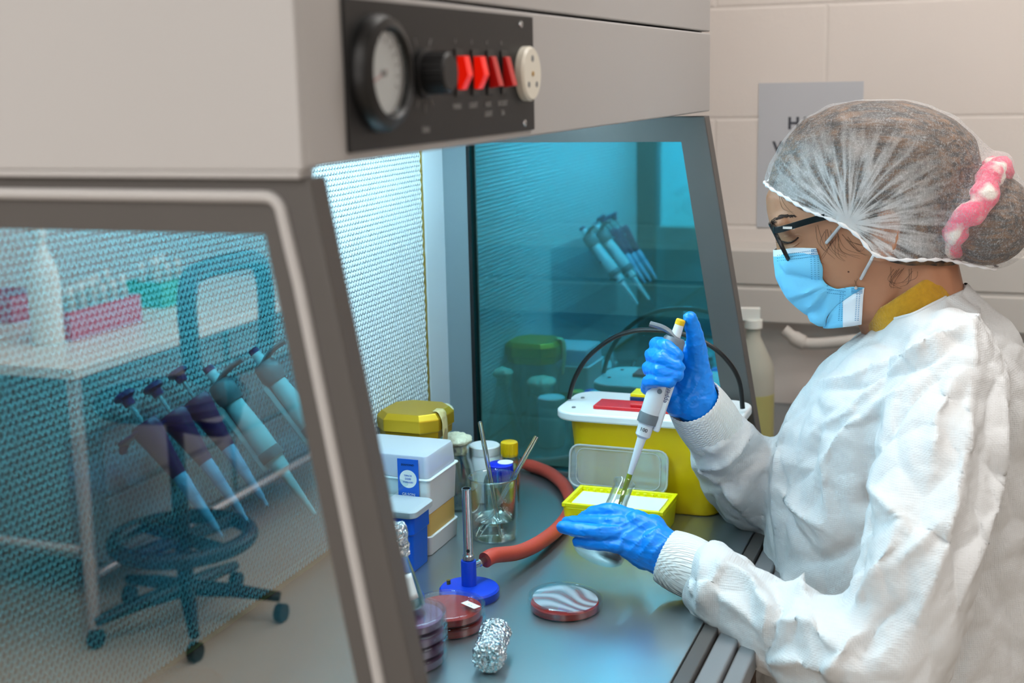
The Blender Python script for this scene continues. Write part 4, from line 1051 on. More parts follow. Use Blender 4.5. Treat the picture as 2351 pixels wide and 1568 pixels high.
# body hidden by the clothes: trunk, arms and hands in one surface with the head
capsules(head, [(hp_(2110, 900), .085), (hp_(2090, 1100), .11), (hp_(2090, 1420), .11)])
for s in (-1, 1): capsules(head, [(hp_(2110, 930) + XV*s*.05, .07), (hp_(2090, 1150) + XV*s*.06, .08)])
LARM = [(P(2170, 880, 1.60), .045), (P(2050, 1490, 1.465), .036), (P(1760, 1425, 1.54), .034), (P(1531, 1276, 1.608), .022)]
RARM = [(P(2010, 960, 1.93), .045), (P(1800, 1140, 1.90), .036), (P(1690, 1060, 1.81), .033), (P(1597, 925, 1.715), .022)]
capsules(head, LARM); capsules(head, RARM); capsules(head, [(hp_(2110, 900), .07), LARM[0]]); capsules(head, [(hp_(2110, 900), .07), RARM[0]])
# ---- hands as chains of joints: (px, py, depth, radius)
LH = dict(
    index=[(1446, 1187, 1.628, .0110), (1404, 1172, 1.636, .0100), (1362, 1178, 1.648, .0092), (1336, 1192, 1.662, .0080)],
    middle=[(1424, 1203, 1.620, .0108), (1382, 1202, 1.630, .0096), (1340, 1200, 1.645, .0090), (1303, 1199, 1.660, .0078)],
    ring=[(1416, 1225, 1.612, .0106), (1372, 1222, 1.612, .0098), (1328, 1217, 1.620, .0094), (1292, 1210, 1.632, .0080)],
    little=[(1424, 1252, 1.608, .0098), (1392, 1250, 1.612, .0086), (1357, 1247, 1.620, .0080), (1327, 1243, 1.630, .0070)],
    thumb=[(1500, 1215, 1.640, .0150), (1458, 1212, 1.688, .0130), (1420, 1190, 1.700, .0110), (1385, 1178, 1.700, .0095)])
RH = dict(
    index=[(1572, 804, 1.712, .0115), (1530, 794, 1.706, .0100), (1508, 791, 1.680, .0098), (1530, 797, 1.652, .0096), (1555, 816, 1.645, .0084)],
    middle=[(1572, 830, 1.712, .0115), (1522, 822, 1.706, .0102), (1497, 815, 1.680, .0098), (1520, 823, 1.648, .0096), (1558, 843, 1.642, .0083)],
    ring=[(1568, 860, 1.712, .0112), (1516, 855, 1.706, .0100), (1491, 846, 1.680, .0096), (1515, 851, 1.648, .0094), (1556, 861, 1.642, .0080)],
    little=[(1560, 895, 1.712, .0105), (1512, 905, 1.706, .0090), (1487, 893, 1.690, .0088), (1490, 876, 1.668, .0088), (1512, 873, 1.648, .0086), (1540, 877, 1.643, .0074)],
    thumb=[(1600, 868, 1.708, .0200), (1600, 812, 1.695, .0140), (1596, 770, 1.680, .0112), (1584, 730, 1.668, .0088)])
def hand(b, HD, wrist, palm, k=1.):
    for nm, ch in HD.items(): capsules(b, [(P(*q[:3]), q[3]*k) for q in ch], 16)
    for (a, c) in palm: capsules(b, [(P(*a[:3]), a[3]*k), (P(*c[:3]), c[3]*k)], 18)
LW = (1531, 1276, 1.606, .0285); LPALM = [(LW, (1446, 1190, 1.630, .0125)), (LW, (1430, 1208, 1.622, .014)), (LW, (1424, 1228, 1.616, .014)), (LW, (1428, 1250, 1.612, .0125)), ((1480, 1215, 1.63, .017), (1500, 1210, 1.636, .016)),
          ((1510, 1255, 1.607, .027), (1570, 1298, 1.600, .028)), ((1490, 1250, 1.612, .022), (1452, 1240, 1.615, .0165)), ((1480, 1275, 1.611, .018), (1440, 1262, 1.611, .0115)), ((1500, 1225, 1.615, .02), (1462, 1200, 1.62, .016))]
RW = (1597, 922, 1.715, .0300); RPALM = [(RW, (1576, 805, 1.708, .0125)), (RW, (1576, 832, 1.712, .014)), (RW, (1572, 862, 1.714, .014)), (RW, (1562, 897, 1.714, .0135)), (RW, (1600, 868, 1.708, .021)), (RW, (1615, 950, 1.722, .026)), (RW, (1560, 925, 1.715, .02)), ((1600, 868, 1.708, .0195), (1588, 835, 1.71, .016))]
hand(head, LH, LW, LPALM, .8); hand(head, RH, RW, RPALM, .8)
body = remesh(head, .0034, 7, .5); BT = tree_of(body)
bo = body.build('body', 'skin', pn, angle=180)
def glove(HD, WR, PALM, nm, seed):
    b = MB(); hand(b, HD, WR, PALM); g = remesh(b, .0015, 5, .5)
    def wr(v, n):
        q = v*55 + Vector((seed, 0, 0)); a = 1 - abs(noise.noise(Vector((q.x*1.0, q.y*.9, q.z*2.2))))*3
        return .0007*max(0, a) + .0005*noise.noise(v*130)
    displace(g, wr)
    return g
gl = glove(LH, LW, LPALM, 'glove', 3)
cl = [([(1530, 1200), (1470, 1240), (1420, 1290)], .0022, .0014), ([(1500, 1190), (1440, 1225), (1408, 1275)], .002, .0012), ([(1545, 1225), (1500, 1270), (1480, 1320)], .0022, .0014),
      ([(1560, 1240), (1525, 1290), (1505, 1330)], .0018, .0014), ([(1470, 1185), (1420, 1210), (1372, 1212)], .0016, .0012), ([(1410, 1190), (1385, 1195)], .0014, .0012), ([(1380, 1205), (1378, 1232)], .0016, -.001), ([(1335, 1206), (1335, 1228)], .0014, -.0008), ([(1515, 1215), (1465, 1280), (1450, 1300)], .002, .0012), ([(1400, 1243), (1390, 1262)], .0015, -.001)]
creases(gl, cl)
gl.build('glove', 'glove_blue', pn, angle=180)
gr_ = glove(RH, RW, RPALM, 'glove', 9)
cl = [([(1580, 800), (1600, 790), (1618, 795)], .002, .001), ([(1578, 780), (1596, 770), (1614, 775)], .0018, .001), ([(1545, 950), (1590, 900), (1625, 840)], .002, .0012), ([(1560, 955), (1610, 905), (1632, 860)], .002, .0012),
      ([(1535, 935), (1575, 890), (1590, 850)], .002, .0012), ([(1580, 815), (1604, 806), (1620, 812)], .002, .001)]
creases(gr_, cl); gr_.build('glove', 'glove_blue', pn, angle=180)

# ---- gown: torso, collar and both sleeves in one sheet
gw = MB()
TR = [(1640, 1728, 2440, .215), (1480, 1736, 2440, .21), (1310, 1742, 2430, .205), (1180, 1752, 2425, .205), (1080, 1758, 2420, .205), (1010, 1766, 2415, .205), (940, 1800, 2405, .20), (880, 1842, 2385, .19), (830, 1882, 2360, .172), (790, 1922, 2325, .14), (765, 1955, 2285, .105)]
rings = []
for py, f, bk, hw in TR:
    A, B = hp_(f, py), hp_(bk, py - (1640-py)*.06); c = (A+B)/2; rings.append(ellring(c, (A-B)/2, XV*hw, 40, lambda t: 1 - .10*max(0, math.cos(t))**2))
A, B = hp_(1978, 748), hp_(2255, 672); rings.append(ellring((A+B)/2, (A-B)/2, XV*.085, 40))
A, B = hp_(1990, 735), hp_(2222, 642); rings.append(ellring((A+B)/2, (A-B)/2, XV*.070, 40))
gw.loft(rings)
limb(gw, [(2150, 800, 1.66, .06), (2185, 850, 1.590, .072), (2150, 1000, 1.530, .074), (2120, 1200, 1.480, .073), (2085, 1380, 1.450, .074), (2040, 1505, 1.445, .074), (1960, 1500, 1.455, .070)])
limb(gw, [(2080, 1500, 1.442, .070), (1960, 1498, 1.46, .068), (1850, 1470, 1.50, .064), (1750, 1425, 1.54, .0585), (1665, 1360, 1.565, .055), (1618, 1318, 1.582, .046), (1596, 1304, 1.59, .036)])
limb(gw, [(2060, 900, 1.86, .06), (2010, 960, 1.93, .068), (1900, 1090, 1.93, .072), (1800, 1150, 1.90, .075), (1722, 1098, 1.84, .071), (1668, 1035, 1.79, .058), (1640, 992, 1.755, .046), (1632, 975, 1.745, .037)])
g = remesh(gw, .0042, 5, .5)
def crumple(v, n):
    d, _ = noise.voronoi(Vector((v.x*7.5, v.y*8.5, v.z*6.5)) + .25*noise.noise_vector(v*9))
    e = d[1] - d[0]; d2, _ = noise.voronoi(Vector((v.x*17+3, v.y*17, v.z*14)))
    lowf = noise.noise(v*5)
    return -.011*max(0, 1 - e*2.6)**1.3*(.6+.8*lowf) + .006*lowf - .0045*max(0, 1 - (d2[1]-d2[0])*2.6)
displace(g, crumple)
R_ = lambda pts, w, h: (pts, w, h)
creases(g, [
    R_([(2225, 870), (2215, 1000), (2180, 1180), (2140, 1330), (2100, 1440)], .010, .011), R_([(2190, 870), (2150, 960), (2140, 1080)], .010, .009),
    R_([(2300, 880), (2290, 1050), (2240, 1250), (2180, 1420)], .012, .010), R_([(1985, 1080), (1990, 1160), (1965, 1260), (1958, 1380)], .010, -.014),
    R_([(2000, 1060), (2080, 920), (2190, 830)], .009, -.008), R_([(1905, 1190), (1895, 1060), (1960, 980), (2090, 880)], .010, .008), R_([(1790, 1120), (1850, 1180), (1900, 1215)], .010, .010),
    R_([(1870, 985), (1950, 950), (2060, 850), (2200, 760)], .008, .007), R_([(1862, 878), (1960, 868), (2100, 818), (2235, 742)], .0065, .007), R_([(1880, 897), (1980, 887), (2120, 837), (2240, 762)], .0065, -.0055),
    R_([(1990, 1110), (2060, 1180), (2090, 1230)], .009, .009), R_([(2170, 1180), (2110, 1260), (2060, 1300)], .009, .009), R_([(1960, 1390), (2030, 1300), (2070, 1200)], .010, .010), R_([(1965, 1530), (2010, 1430), (2085, 1380)], .010, -.009),
    R_([(1655, 1290), (1720, 1340), (1770, 1400), (1755, 1500)], .009, .012), R_([(1600, 1400), (1640, 1330), (1660, 1280)], .007, .008), R_([(1630, 1350), (1700, 1400), (1745, 1440)], .008, .008),
    R_([(1775, 1330), (1790, 1390), (1765, 1470), (1745, 1540)], .009, -.010), R_([(1800, 1320), (1830, 1345), (1850, 1375)], .008, .012), R_([(1770, 1430), (1850, 1430), (1930, 1490)], .008, .009),
    R_([(1745, 1520), (1850, 1515), (1960, 1540)], .008, .008), R_([(1900, 1560), (1960, 1470), (2000, 1440)], .008, .009), R_([(1590, 1330), (1600, 1370)], .005, .006), R_([(1615, 1270), (1612, 1330), (1622, 1390)], .005, .006),
    R_([(1590, 1075), (1660, 1060), (1720, 1000)], .008, .009), R_([(1620, 1120), (1680, 1110), (1740, 1060)], .008, -.007), R_([(1580, 1010), (1640, 1030), (1690, 985)], .007, .008), R_([(1600, 1050), (1700, 1160), (1740, 1210)], .008, .007),
    R_([(1820, 940), (1790, 1050), (1775, 1180)], .010, .006), R_([(2245, 700), (2230, 760), (2235, 850)], .008, .008), R_([(1880, 1000), (1850, 1080), (1810, 1120)], .012, -.008), R_([(2000, 1230), (1900, 1290), (1830, 1290)], .012, -.008),
])
# open the neck: drop the top cap so that the collar stands round the sweater
A, B = hp_(1987, 741), hp_(2232, 648); nrm = Vector((0, (A-B).z, -(A-B).y)).normalized()
if nrm.z < 0: nrm = -nrm
me_ = bpy.data.meshes.new('g'); me_.from_pydata(g.v, [], g.f); bm = bmesh.new(); bm.from_mesh(me_)
sel = [f for f in bm.faces if abs(f.calc_center_median().x - XH) < .125 and f.calc_center_median().z > .25 and f.calc_center_median().y < .32]
gs_ = set(sel); [gs_.update(f.edges) for f in sel]; [gs_.update(f.verts) for f in sel]
bmesh.ops.bisect_plane(bm, geom=list(gs_), plane_co=A, plane_no=nrm, clear_outer=True)
bm.to_mesh(me_); ed = [e for e in bm.edges if e.is_boundary]
g = MB(); g.v = [tuple(v.co) for v in me_.vertices]; g.f = [list(f.vertices) for f in me_.polygons]; g.m = [0]*len(g.f)
go = g.build('gown', 'gown_white', pn, angle=180)
def edge_loops(ed):
    adj = {}; seen = set(); out = []
    for e in ed:
        for v in e.verts: adj.setdefault(v.index, []).append(e)
    for e0 in ed:
        if e0.index in seen: continue
        s0 = e0.verts[0].index; L = [e0.verts[0].co.copy()]; cur = e0.verts[1]; seen.add(e0.index)
        while cur.index != s0:
            L.append(cur.co.copy()); nx = [e for e in adj[cur.index] if e.index not in seen]
            if not nx: break
            seen.add(nx[0].index); cur = nx[0].other_vert(cur)
        out.append(L)
    return out
bm.edges.index_update(); lo = max(edge_loops(ed), key=len, default=None); bm.free()
if lo:
    q = np.array([tuple(x) for x in lo])
    for _ in range(4): q = (np.roll(q, 1, 0) + np.roll(q, -1, 0) + 2*q)/4
    MB().tube([Vector(x) for x in q[::2]], .0022, 8, closed=True).build('collar_edge', 'gown_white', go)
# knitted cuffs
def cuff(a, c, r0, r1, d0, d1, nm='cuff'):
    p, q = P(*a, d0), P(*c, d1); L = (q-p).length; b = MB(); prof = []
    for k in range(10):
        t = k/9; prof.append((r0 + (r1-r0)*t + .0022*math.sin(t*PI), L*t))
    prof = [(r0-.003, .004)] + [(r0-.0015, -.0005)] + prof
    b.lathe(prof, M4(p, q-p), 72, cap=False)
    ax = (q-p).normalized()
    def rib(v, n):
        h = (v - p) - ax*(v-p).dot(ax); u = M4(p, q-p).inverted() @ v; a = math.atan2(u.y, u.x)
        return .0005*math.cos(a*36)
    displace(b, rib); b.build(nm, 'cuff_knit', go, angle=180)
cuff((1529, 1276), (1606, 1312), .0335, .0365, 1.606, 1.588)
cuff((1593, 920), (1640, 990), .0368, .041, 1.715, 1.752)

# ---- sweater neck
b = MB(); rr = []
for t, (fx, fy), (bx, by), hw in ((0, (2000, 800), (2222, 700), .068), (.3, (1992, 768), (2204, 664), .067), (.65, (1985, 742), (2190, 624), .065), (.9, (1982, 722), (2176, 600), .063), (1, (1988, 717), (2168, 598), .059)):
    A, B = hp_(fx, fy), hp_(bx, by); rr.append(ellring((A+B)/2, (A-B)/2, XV*hw, 48))
A, B = hp_(2000, 735), hp_(2160, 615); rr.append(ellring((A+B)/2, (A-B)/2, XV*.055, 48))
b.loft(rr, caps=False); b = displace(b, lambda v, n: .0015*noise.noise(v*50)); b.build('sweater_collar', 'sweater', pn, angle=180, solid=.002, subsurf=1)

# ---- hair: cap of hair and bun
def cut(b, line, off=0.):
    """keep what lies above a line given in pixels over the plane of the head"""
    ys = [hp_(*q).y for q in line]; zs = [hp_(*q).z for q in line]; o = np.argsort(ys); ys = np.array(ys)[o]; zs = np.array(zs)[o]
    f2 = [f for f in b.f if np.mean([b.v[i][2] for i in f]) > np.interp(np.mean([b.v[i][1] for i in f]), ys, zs) + off]
    b.f = f2; b.m = [0]*len(f2); used = sorted({i for f in f2 for i in f}); mp = {j: k for k, j in enumerate(used)}
    b.v = [b.v[i] for i in used]; b.f = [[mp[i] for i in f] for f in f2]
    cnt = {}
    for f in b.f:
        for i in range(len(f)):
            k = (min(f[i], f[i-1]), max(f[i], f[i-1])); cnt[k] = cnt.get(k, 0) + 1
    nb_ = {}
    for (i, j), c in cnt.items():
        if c == 1: nb_.setdefault(i, []).append(j); nb_.setdefault(j, []).append(i)
    for _ in range(14):
        nv = {i: (Vector(b.v[i])*.4 + sum((Vector(b.v[j]) for j in n), Vector())*(.6/len(n))) for i, n in nb_.items()}
        for i, v in nv.items(): b.v[i] = tuple(v)
    return b
def hairform(g, net=False):
    b = MB(); rings = []
    for py, f, bk, hw in [(232, 1960, 2080, .022), (245, 1905, 2135, .044), (275, 1845, 2200, .066), (320, 1800, 2245, .078), (370, 1773, 2262, .084), (415, 1759, 2262, .0865), (450, 1757, 2255, .087), (500, 1762, 2240, .086), (540, 1772, 2225, .085), (580, 1800, 2210, .083), (620, 1850, 2200, .078)]:
        A, B = hp_(f, py), hp_(bk, py); c = (A+B)/2 + Vector((0, 0, g*.35 if py < 290 else 0)); rings.append(ellring(c, (A-B)/2*(1 + (g-.0025)/.13), XV*(hw + g), 36, lambda t: 1 - .16*max(0, math.cos(t))**1.5))
    b.loft(rings)
    c1 = hp_(2262, 500); q = []
    for k in range(13):
        a = PI*k/12; q.append((math.sin(a)*(.062 + g), -math.cos(a)*(.058 + g)))
    q[0] = (0, q[0][1]); q[-1] = (0, q[-1][1]); b.lathe(q, M4(c1, (0, -.86, .5)), 32)
    if net:
        M = M4(hp_(2232, 478), (0, -.87, -.49), (1, 0, 0)); b.tube([M @ Vector((.066*math.cos(a), .060*math.sin(a), 0)) for a in np.linspace(0, 2*PI, 40, endpoint=False)], .0205, 12, closed=True)
        capsules(b, [(hp_(2150, 400), .07), (hp_(2255, 470), .058)])
        capsules(b, [(hp_(2120, 520), .062), (hp_(2255, 540), .048)]) 
    else:
        capsules(b, [(hp_(2180, 470), .05), (hp_(2240, 490), .036)])
    return b
HL = [(1735, 405, 0), (1765, 425, .03), (1800, 447, .05), (1860, 480, .075), (1905, 498, .083), (1945, 515, .085), (1975, 540, .085), (2008, 586, .08), (2050, 604, .075), (2110, 612, .07), (2180, 612, .05), (2260, 625, 0), (2400, 640, 0)]
hb = cut(remesh(hairform(.0), .004, 6), HL)
e = hp_(2045, 520); hb.f = [f for f in hb.f if not (lambda c: abs(c[0]-XH) > .05 and ((c[1]-e.y)/.019)**2 + ((c[2]-e.z)/.033)**2 < 1)(hb.v[f[0]])]; hb.m = [0]*len(hb.f)
displace(hb, lambda v, n: .0022*noise.noise(Vector((v.x*40, v.y*12, v.z*45))))
ho_ = hb.build('hair', 'hair', pn, angle=180)
b = MB()
def wisp(pts, r=.00045, w=.0):
    q = []
    for a, c in pts:
        h = project(BT, a, c); q.append((h if h else hp_(a, c, .07)) + Vector((-.0012, 0, 0)))
    q = smooth_path(q, 5); b.tube(q, [r*(1 - .7*i/len(q)) for i in range(len(q))], 5)
for pts in [[(1880, 520), (1885, 555), (1900, 580)], [(1895, 528), (1890, 565), (1915, 590)], [(1905, 530), (1915, 570), (1950, 590)], [(1920, 535), (1935, 575), (1975, 590)], [(1930, 540), (1950, 570), (1990, 585)], [(1940, 545), (1970, 575), (1985, 568)],
            [(1950, 550), (1975, 565), (1985, 560)], [(1925, 545), (1920, 580), (1945, 600)], [(1800, 450), (1815, 470), (1850, 480)], [(1808, 455), (1830, 475), (1865, 488)], [(1815, 460), (1845, 480), (1880, 495)], [(1795, 448), (1805, 475), (1820, 490)],
            [(2060, 620), (2050, 650), (2070, 665)], [(2075, 620), (2055, 640), (2045, 660)], [(2090, 620), (2080, 645), (2060, 655)], [(2100, 618), (2095, 640), (2075, 652)], [(2050, 615), (2045, 640), (2052, 650)], [(1965, 640), (1963, 665)], [(1915, 540), (1890, 590), (1885, 605)]]:
    for k in range(2): wisp([(a + random.uniform(-8, 8), c + random.uniform(-5, 5)) for a, c in pts], .00028)
tag(b.build('loose_strands', 'hair', ho_), kind='stuff')
# scrunchie round the root of the bun
cc = hp_(2232, 478); ax = Vector((0, -.87, -.49)).normalized(); M = M4(cc, ax, (1, 0, 0)); ring = []
for k in range(60):
    a = 2*PI*k/60; ring.append(M @ Vector((.064*math.cos(a), .058*math.sin(a), .004*math.sin(a*5))))
b = MB(); b.tube(ring, [.0150 + .0025*math.sin(k*1.3) for k in range(60)], 14, closed=True); displace(b, lambda v, n: .005*noise.noise(v*45) + .0015*noise.noise(v*160)); b.build('scrunchie', 'scrunchie', pn, angle=180)

# ---- hair net: thin non-woven shell with pleats gathered above the ear
m = bpy.data.materials.new('hair_net'); MATS['hair_net'] = m; m.use_nodes = True
nt = m.node_tree; nt.nodes.clear(); N_ = nt.nodes.new; LK = nt.links.new
def mth(op, a, b_=None, c_=None):
    n = N_('ShaderNodeMath'); n.operation = op
    for i, x in enumerate((a, b_, c_)):
        if x is None: continue
        if hasattr(x, 'node'): LK(x, n.inputs[i])
        else: n.inputs[i].default_value = x
    return n.outputs[0]
G = hp_(1947, 512, .085) - ORIG['person']
tc = N_('ShaderNodeTexCoord'); sb_ = N_('ShaderNodeVectorMath'); sb_.operation = 'SUBTRACT'; LK(tc.outputs['Object'], sb_.inputs[0]); sb_.inputs[1].default_value = G
sp = N_('ShaderNodeSeparateXYZ'); LK(sb_.outputs[0], sp.inputs[0])
ang = mth('ARCTAN2', sp.outputs['Z'], sp.outputs['Y'])
ln = N_('ShaderNodeVectorMath'); ln.operation = 'LENGTH'; LK(sb_.outputs[0], ln.inputs[0]); rad = ln.outputs['Value']
cv = N_('ShaderNodeCombineXYZ'); LK(mth('MULTIPLY', ang, 3.6), cv.inputs[0]); LK(mth('MULTIPLY', rad, 7.), cv.inputs[1])
pn_ = N_('ShaderNodeTexNoise'); pn_.inputs['Scale'].default_value = 1.5; pn_.inputs['Detail'].default_value = 2; LK(cv.outputs[0], pn_.inputs['Vector'])
ple = mth('SUBTRACT', pn_.outputs['Fac'], .5); ple = mth('ABSOLUTE', ple); ple = mth('SUBTRACT', 1., mth('MULTIPLY', ple, 8.)); ple = mth('MAXIMUM', ple, 0.)
fall = mth('MAXIMUM', mth('SUBTRACT', 1., mth('MULTIPLY', rad, 6.8)), 0.)
core = mth('MAXIMUM', mth('SUBTRACT', 1., mth('MULTIPLY', rad, 34.)), 0.)
pl = mth('ADD', mth('MULTIPLY', mth('MULTIPLY', ple, fall), 1.1), core)
def fibre(rot, sc, th):
    mp = N_('ShaderNodeMapping'); mp.inputs['Rotation'].default_value = rot; mp.inputs['Scale'].default_value = sc; LK(tc.outputs['Object'], mp.inputs[0])
    n = N_('ShaderNodeTexNoise'); n.inputs['Scale'].default_value = 90; n.inputs['Detail'].default_value = 2; n.inputs['Distortion'].default_value = 1.2; LK(mp.outputs[0], n.inputs['Vector'])
    return mth('MAXIMUM', mth('SUBTRACT', 1., mth('MULTIPLY', mth('ABSOLUTE', mth('SUBTRACT', n.outputs['Fac'], .5)), th)), 0.)
fb_ = mth('ADD', mth('ADD', fibre((.5, 0, 0), (3, 3, .8), 22.), fibre((-.6, 0, .2), (3, .9, 3), 22.)), fibre((1.3, .3, 0), (2, 2, 1.), 26.))
al_ = mth('ADD', mth('ADD', .11, mth('MULTIPLY', fb_, .17)), pl); al_ = mth('MINIMUM', al_, .93)
tr2 = N_('ShaderNodeBsdfTransparent'); df = N_('ShaderNodeBsdfDiffuse'); df.inputs[0].default_value = (.86, .88, .9, 1); tl = N_('ShaderNodeBsdfTranslucent'); tl.inputs[0].default_value = (.8, .82, .85, 1)
m1 = N_('ShaderNodeMixShader'); m1.inputs[0].default_value = .3; LK(df.outputs[0], m1.inputs[1]); LK(tl.outputs[0], m1.inputs[2])
m2 = N_('ShaderNodeMixShader'); LK(al_, m2.inputs[0]); LK(tr2.outputs[0], m2.inputs[1]); LK(m1.outputs[0], m2.inputs[2])
ou = N_('ShaderNodeOutputMaterial'); LK(m2.outputs[0], ou.inputs[0])
NL = [(1730, 405, 0), (1757, 422, .02), (1800, 450, .05), (1860, 486, .075), (1905, 503, .085), (1945, 520, .088), (1975, 545, .088), (2005, 586, .085), (2040, 594, .08), (2150, 596, .07), (2200, 608, .05), (2400, 640, 0)]
nb = cut(remesh(hairform(.0055, True), .0036, 8), NL)
Gw = hp_(1947, 512, .085)
def pleat(v, n):
    d = v - Gw; r = d.length; a = math.atan2(d.z, d.y); f = max(0, 1 - r*6.5)
    return .0035*f*noise.noise(Vector((a*9, r*8, 0))) + .0018*noise.noise(v*45) 
displace(nb, pleat)
# shrink towards the nape so that the shell closes below
net = nb.build('hair_net', 'hair_net', pn, angle=180)
bm = bmesh.new(); bm.from_mesh(net.data); ed = [e for e in bm.edges if e.is_boundary]; og = ORIG['person']
# elastic band follows the open edge
loops = []; seen = set()
adj = {}
for e in ed:
    for v in e.verts: adj.setdefault(v.index, []).append(e)
co = {v.index: v.co.copy() + og for v in bm.verts}
for e0_ in ed:
    if e0_.index in seen: continue
    s0 = e0_.verts[0].index; lp2 = [s0]; cur = e0_.verts[1].index; seen.add(e0_.index)
    while cur != s0:
        lp2.append(cur); nx = [e for e in adj[cur] if e.index not in seen]
        if not nx: break
        seen.add(nx[0].index); cur = nx[0].other_vert([v for v in nx[0].verts if v.index == cur][0]).index
    if len(lp2) > 60: loops.append([co[i] for i in lp2])
bm.free()
b = MB()
for lp2 in loops:
    q = np.array([tuple(p) for p in lp2]); 
    for _ in range(10): q = (np.roll(q, 1, 0) + np.roll(q, -1, 0) + 2*q)/4
    q = q[::2]
    b.tube([Vector(p) for p in q], [.0021 + .0010*math.sin(k*1.7) for k in range(len(q))], 8, closed=True)
if b.v: b.build('elastic_edge', 'loop_white', net, angle=180)

# ---- face mask
rows = []
CL = [(1779, 571), (1779, 590), (1781, 612), (1785, 634), (1793, 655), (1806, 676), (1822, 694), (1842, 712), (1866, 727), (1895, 737)]     # profile line
EL = [(1886, 563), (1889, 585), (1891, 606), (1890, 628), (1893, 643), (1905, 655), (1924, 660), (1945, 655), (1962, 652), (1984, 655)]
E2 = [(1886, 563), (1889, 585), (1891, 606), (1890, 628), (1893, 643), (1905, 655), (1924, 660), (1945, 655), (1962, 652), (1984, 655)]
def mask_pt(i, s):
    """i along the profile, s in -1..1 across"""
    c = hp_(*CL[i]); k = i/9
    wq = (.052, .054, .055, .056, .057, .058, .058, .058, .058, .059)[i]
    e = onx(*EL[i], XH - wq); e = Vector((XH + math.copysign(wq, s), e.y, e.z))
    a = abs(s); f = 1 - (1 - a**2.1)                       # 0 at the middle, 1 at the edge
    lat = math.sin(min(1., a)*PI/2)**.82
    p = Vector((XH + math.copysign(wq*lat, s), c.y + (e.y - c.y)*(a**2.3), c.z + (e.z - c.z)*(a**1.6)))
    pleat_ = .0024*math.sin(k*PI*7)*min(1, (1-a)*3)*(1 if k > .35 else .2)
    return p + Vector((0, .5*pleat_, .5*pleat_))
nS = 41
CT = [[mask_pt(i, s) for s in np.linspace(-1, 1, nS)] for i in range(10)]
cols = [smooth_path([CT[i][j] for i in range(10)], 5) for j in range(nS)]
rows = [[cols[j][i] for j in range(nS)] for i in range(len(cols[0]))]
nR = len(rows)
b = MB(); b.grid(rows)
for k, f in enumerate(b.f):
    i = k//(nS-1)
    if i < 4: b.m[k] = 1
# underside of the mask below the jaw, from chin back to the lower corners
low = []
for j, s in enumerate(np.linspace(-1, 1, nS)):
    a = abs(s); e = onx(1978, 745, XH-.057); c = hp_(1893, 748)
    low.append(Vector((XH + math.copysign(.057*math.sin(a*PI/2)**.82, s), c.y + (e.y-c.y)*a**2.0, c.z + (e.z-c.z)*a**1.6 - .0)))
b2 = [[rows[-1][j].lerp(low[j], t) + Vector((0, 0, 0)) for j in range(nS)] for t in np.linspace(0, 1, 5)]
o0 = len(b.f); b.grid(b2)
for k in range(o0, len(b.f)):
    j = (k-o0) % (nS-1)
    if j < 5 or j >= nS-6: b.m[k] = 1
def mcr(v, n): return .0012*noise.noise(Vector((v.x*30, v.y*60, v.z*60)))
displace(b, mcr)
def push_out(b, tree, d):
    for i, v in enumerate(b.v):
        v = Vector(v); q, n, _, dist = tree.find_nearest(v)
        if q is not None and ((v-q).dot(n) < d): b.v[i] = tuple(q + n*d)
push_out(b, BT, .0028)
creases(b, [([(1894, 652), (1860, 668), (1810, 682)], .0030, .0028), ([(1893, 660), (1872, 690), (1846, 712)], .0030, .0028), ([(1915, 668), (1905, 700), (1893, 742)], .0030, .0026), ([(1893, 645), (1850, 640), (1790, 618)], .004, -.0014), ([(1884, 660), (1858, 678), (1822, 694)], .0028, -.002), ([(1904, 668), (1885, 700), (1868, 725)], .0028, -.002), ([(1870, 580), (1850, 610), (1870, 635)], .003, .0012)])
mk = b.build('face_mask', ['mask_blue', 'mask_white'], pn, angle=60, solid=.0012)
mt = tree_of(b); st_ = MB()
def stitch(p, q, n, w=3.2, h=1.4):
    for k in range(n):
        t = k/(n-1); c = project(mt, p[0] + (q[0]-p[0])*t, p[1] + (q[1]-p[1])*t)
        if c is None: continue
        c = c + Vector((-.0010, 0, 0)); st_.box((c.x-.0002, c.y-.0008, c.z-.00035), (c.x+.0003, c.y+.0008, c.z+.00035))
for dy in (9, 16, 23): stitch((1786, 578+dy*.9), (1868, 566+dy), 20)
for dx in (4, 12, 20): stitch((1882-dx, 585), (1884-dx, 640), 12)
for dx in (6, 12, 44, 50): stitch((1980-dx, 672), (1976-dx, 735), 16)
for dy in (6, 14, 22): stitch((1900, 650+dy), (1940, 655+dy), 10)
for a in range(6):
    for c in range(5):
        stitch((1864 + a*3.4, 569 + c*4), (1865 + a*3.4, 569 + c*4), 2); stitch((1956 + a*4.4, 658 + c*3.6), (1957 + a*4.4, 658 + c*3.6), 2)
tag(st_.build('stitching', 'mask_stitch', mk, smooth=False), kind='stuff')
def strap(p, q, wp, wq):
    b = MB(); pts = []
    for t in np.linspace(0, 1, 8):
        x, y = p[0] + (q[0]-p[0])*t, p[1] + (q[1]-p[1])*t; h = project(mt, x, y) if t < .15 else None; h = h or project(BT, x, y) or onx(x, y, XH - wp)
        pts.append(h + Vector((-.0048, 0, 0))); b.tube(pts, .0021, 8); b.build('ear_loop', 'loop_white', mk)
strap((1884, 574), (1937, 510), .062, .083); strap((1966, 660), (2008, 583), .064, .082)

# ---- glasses
gs = MB(); 
def gp(px, py, w): return onx(px, py, XH - w)
lc = [gp(1768, 520, .060), gp(1775, 545, .062), gp(1790, 580, .060), gp(1812, 603, .054)]
fr = []
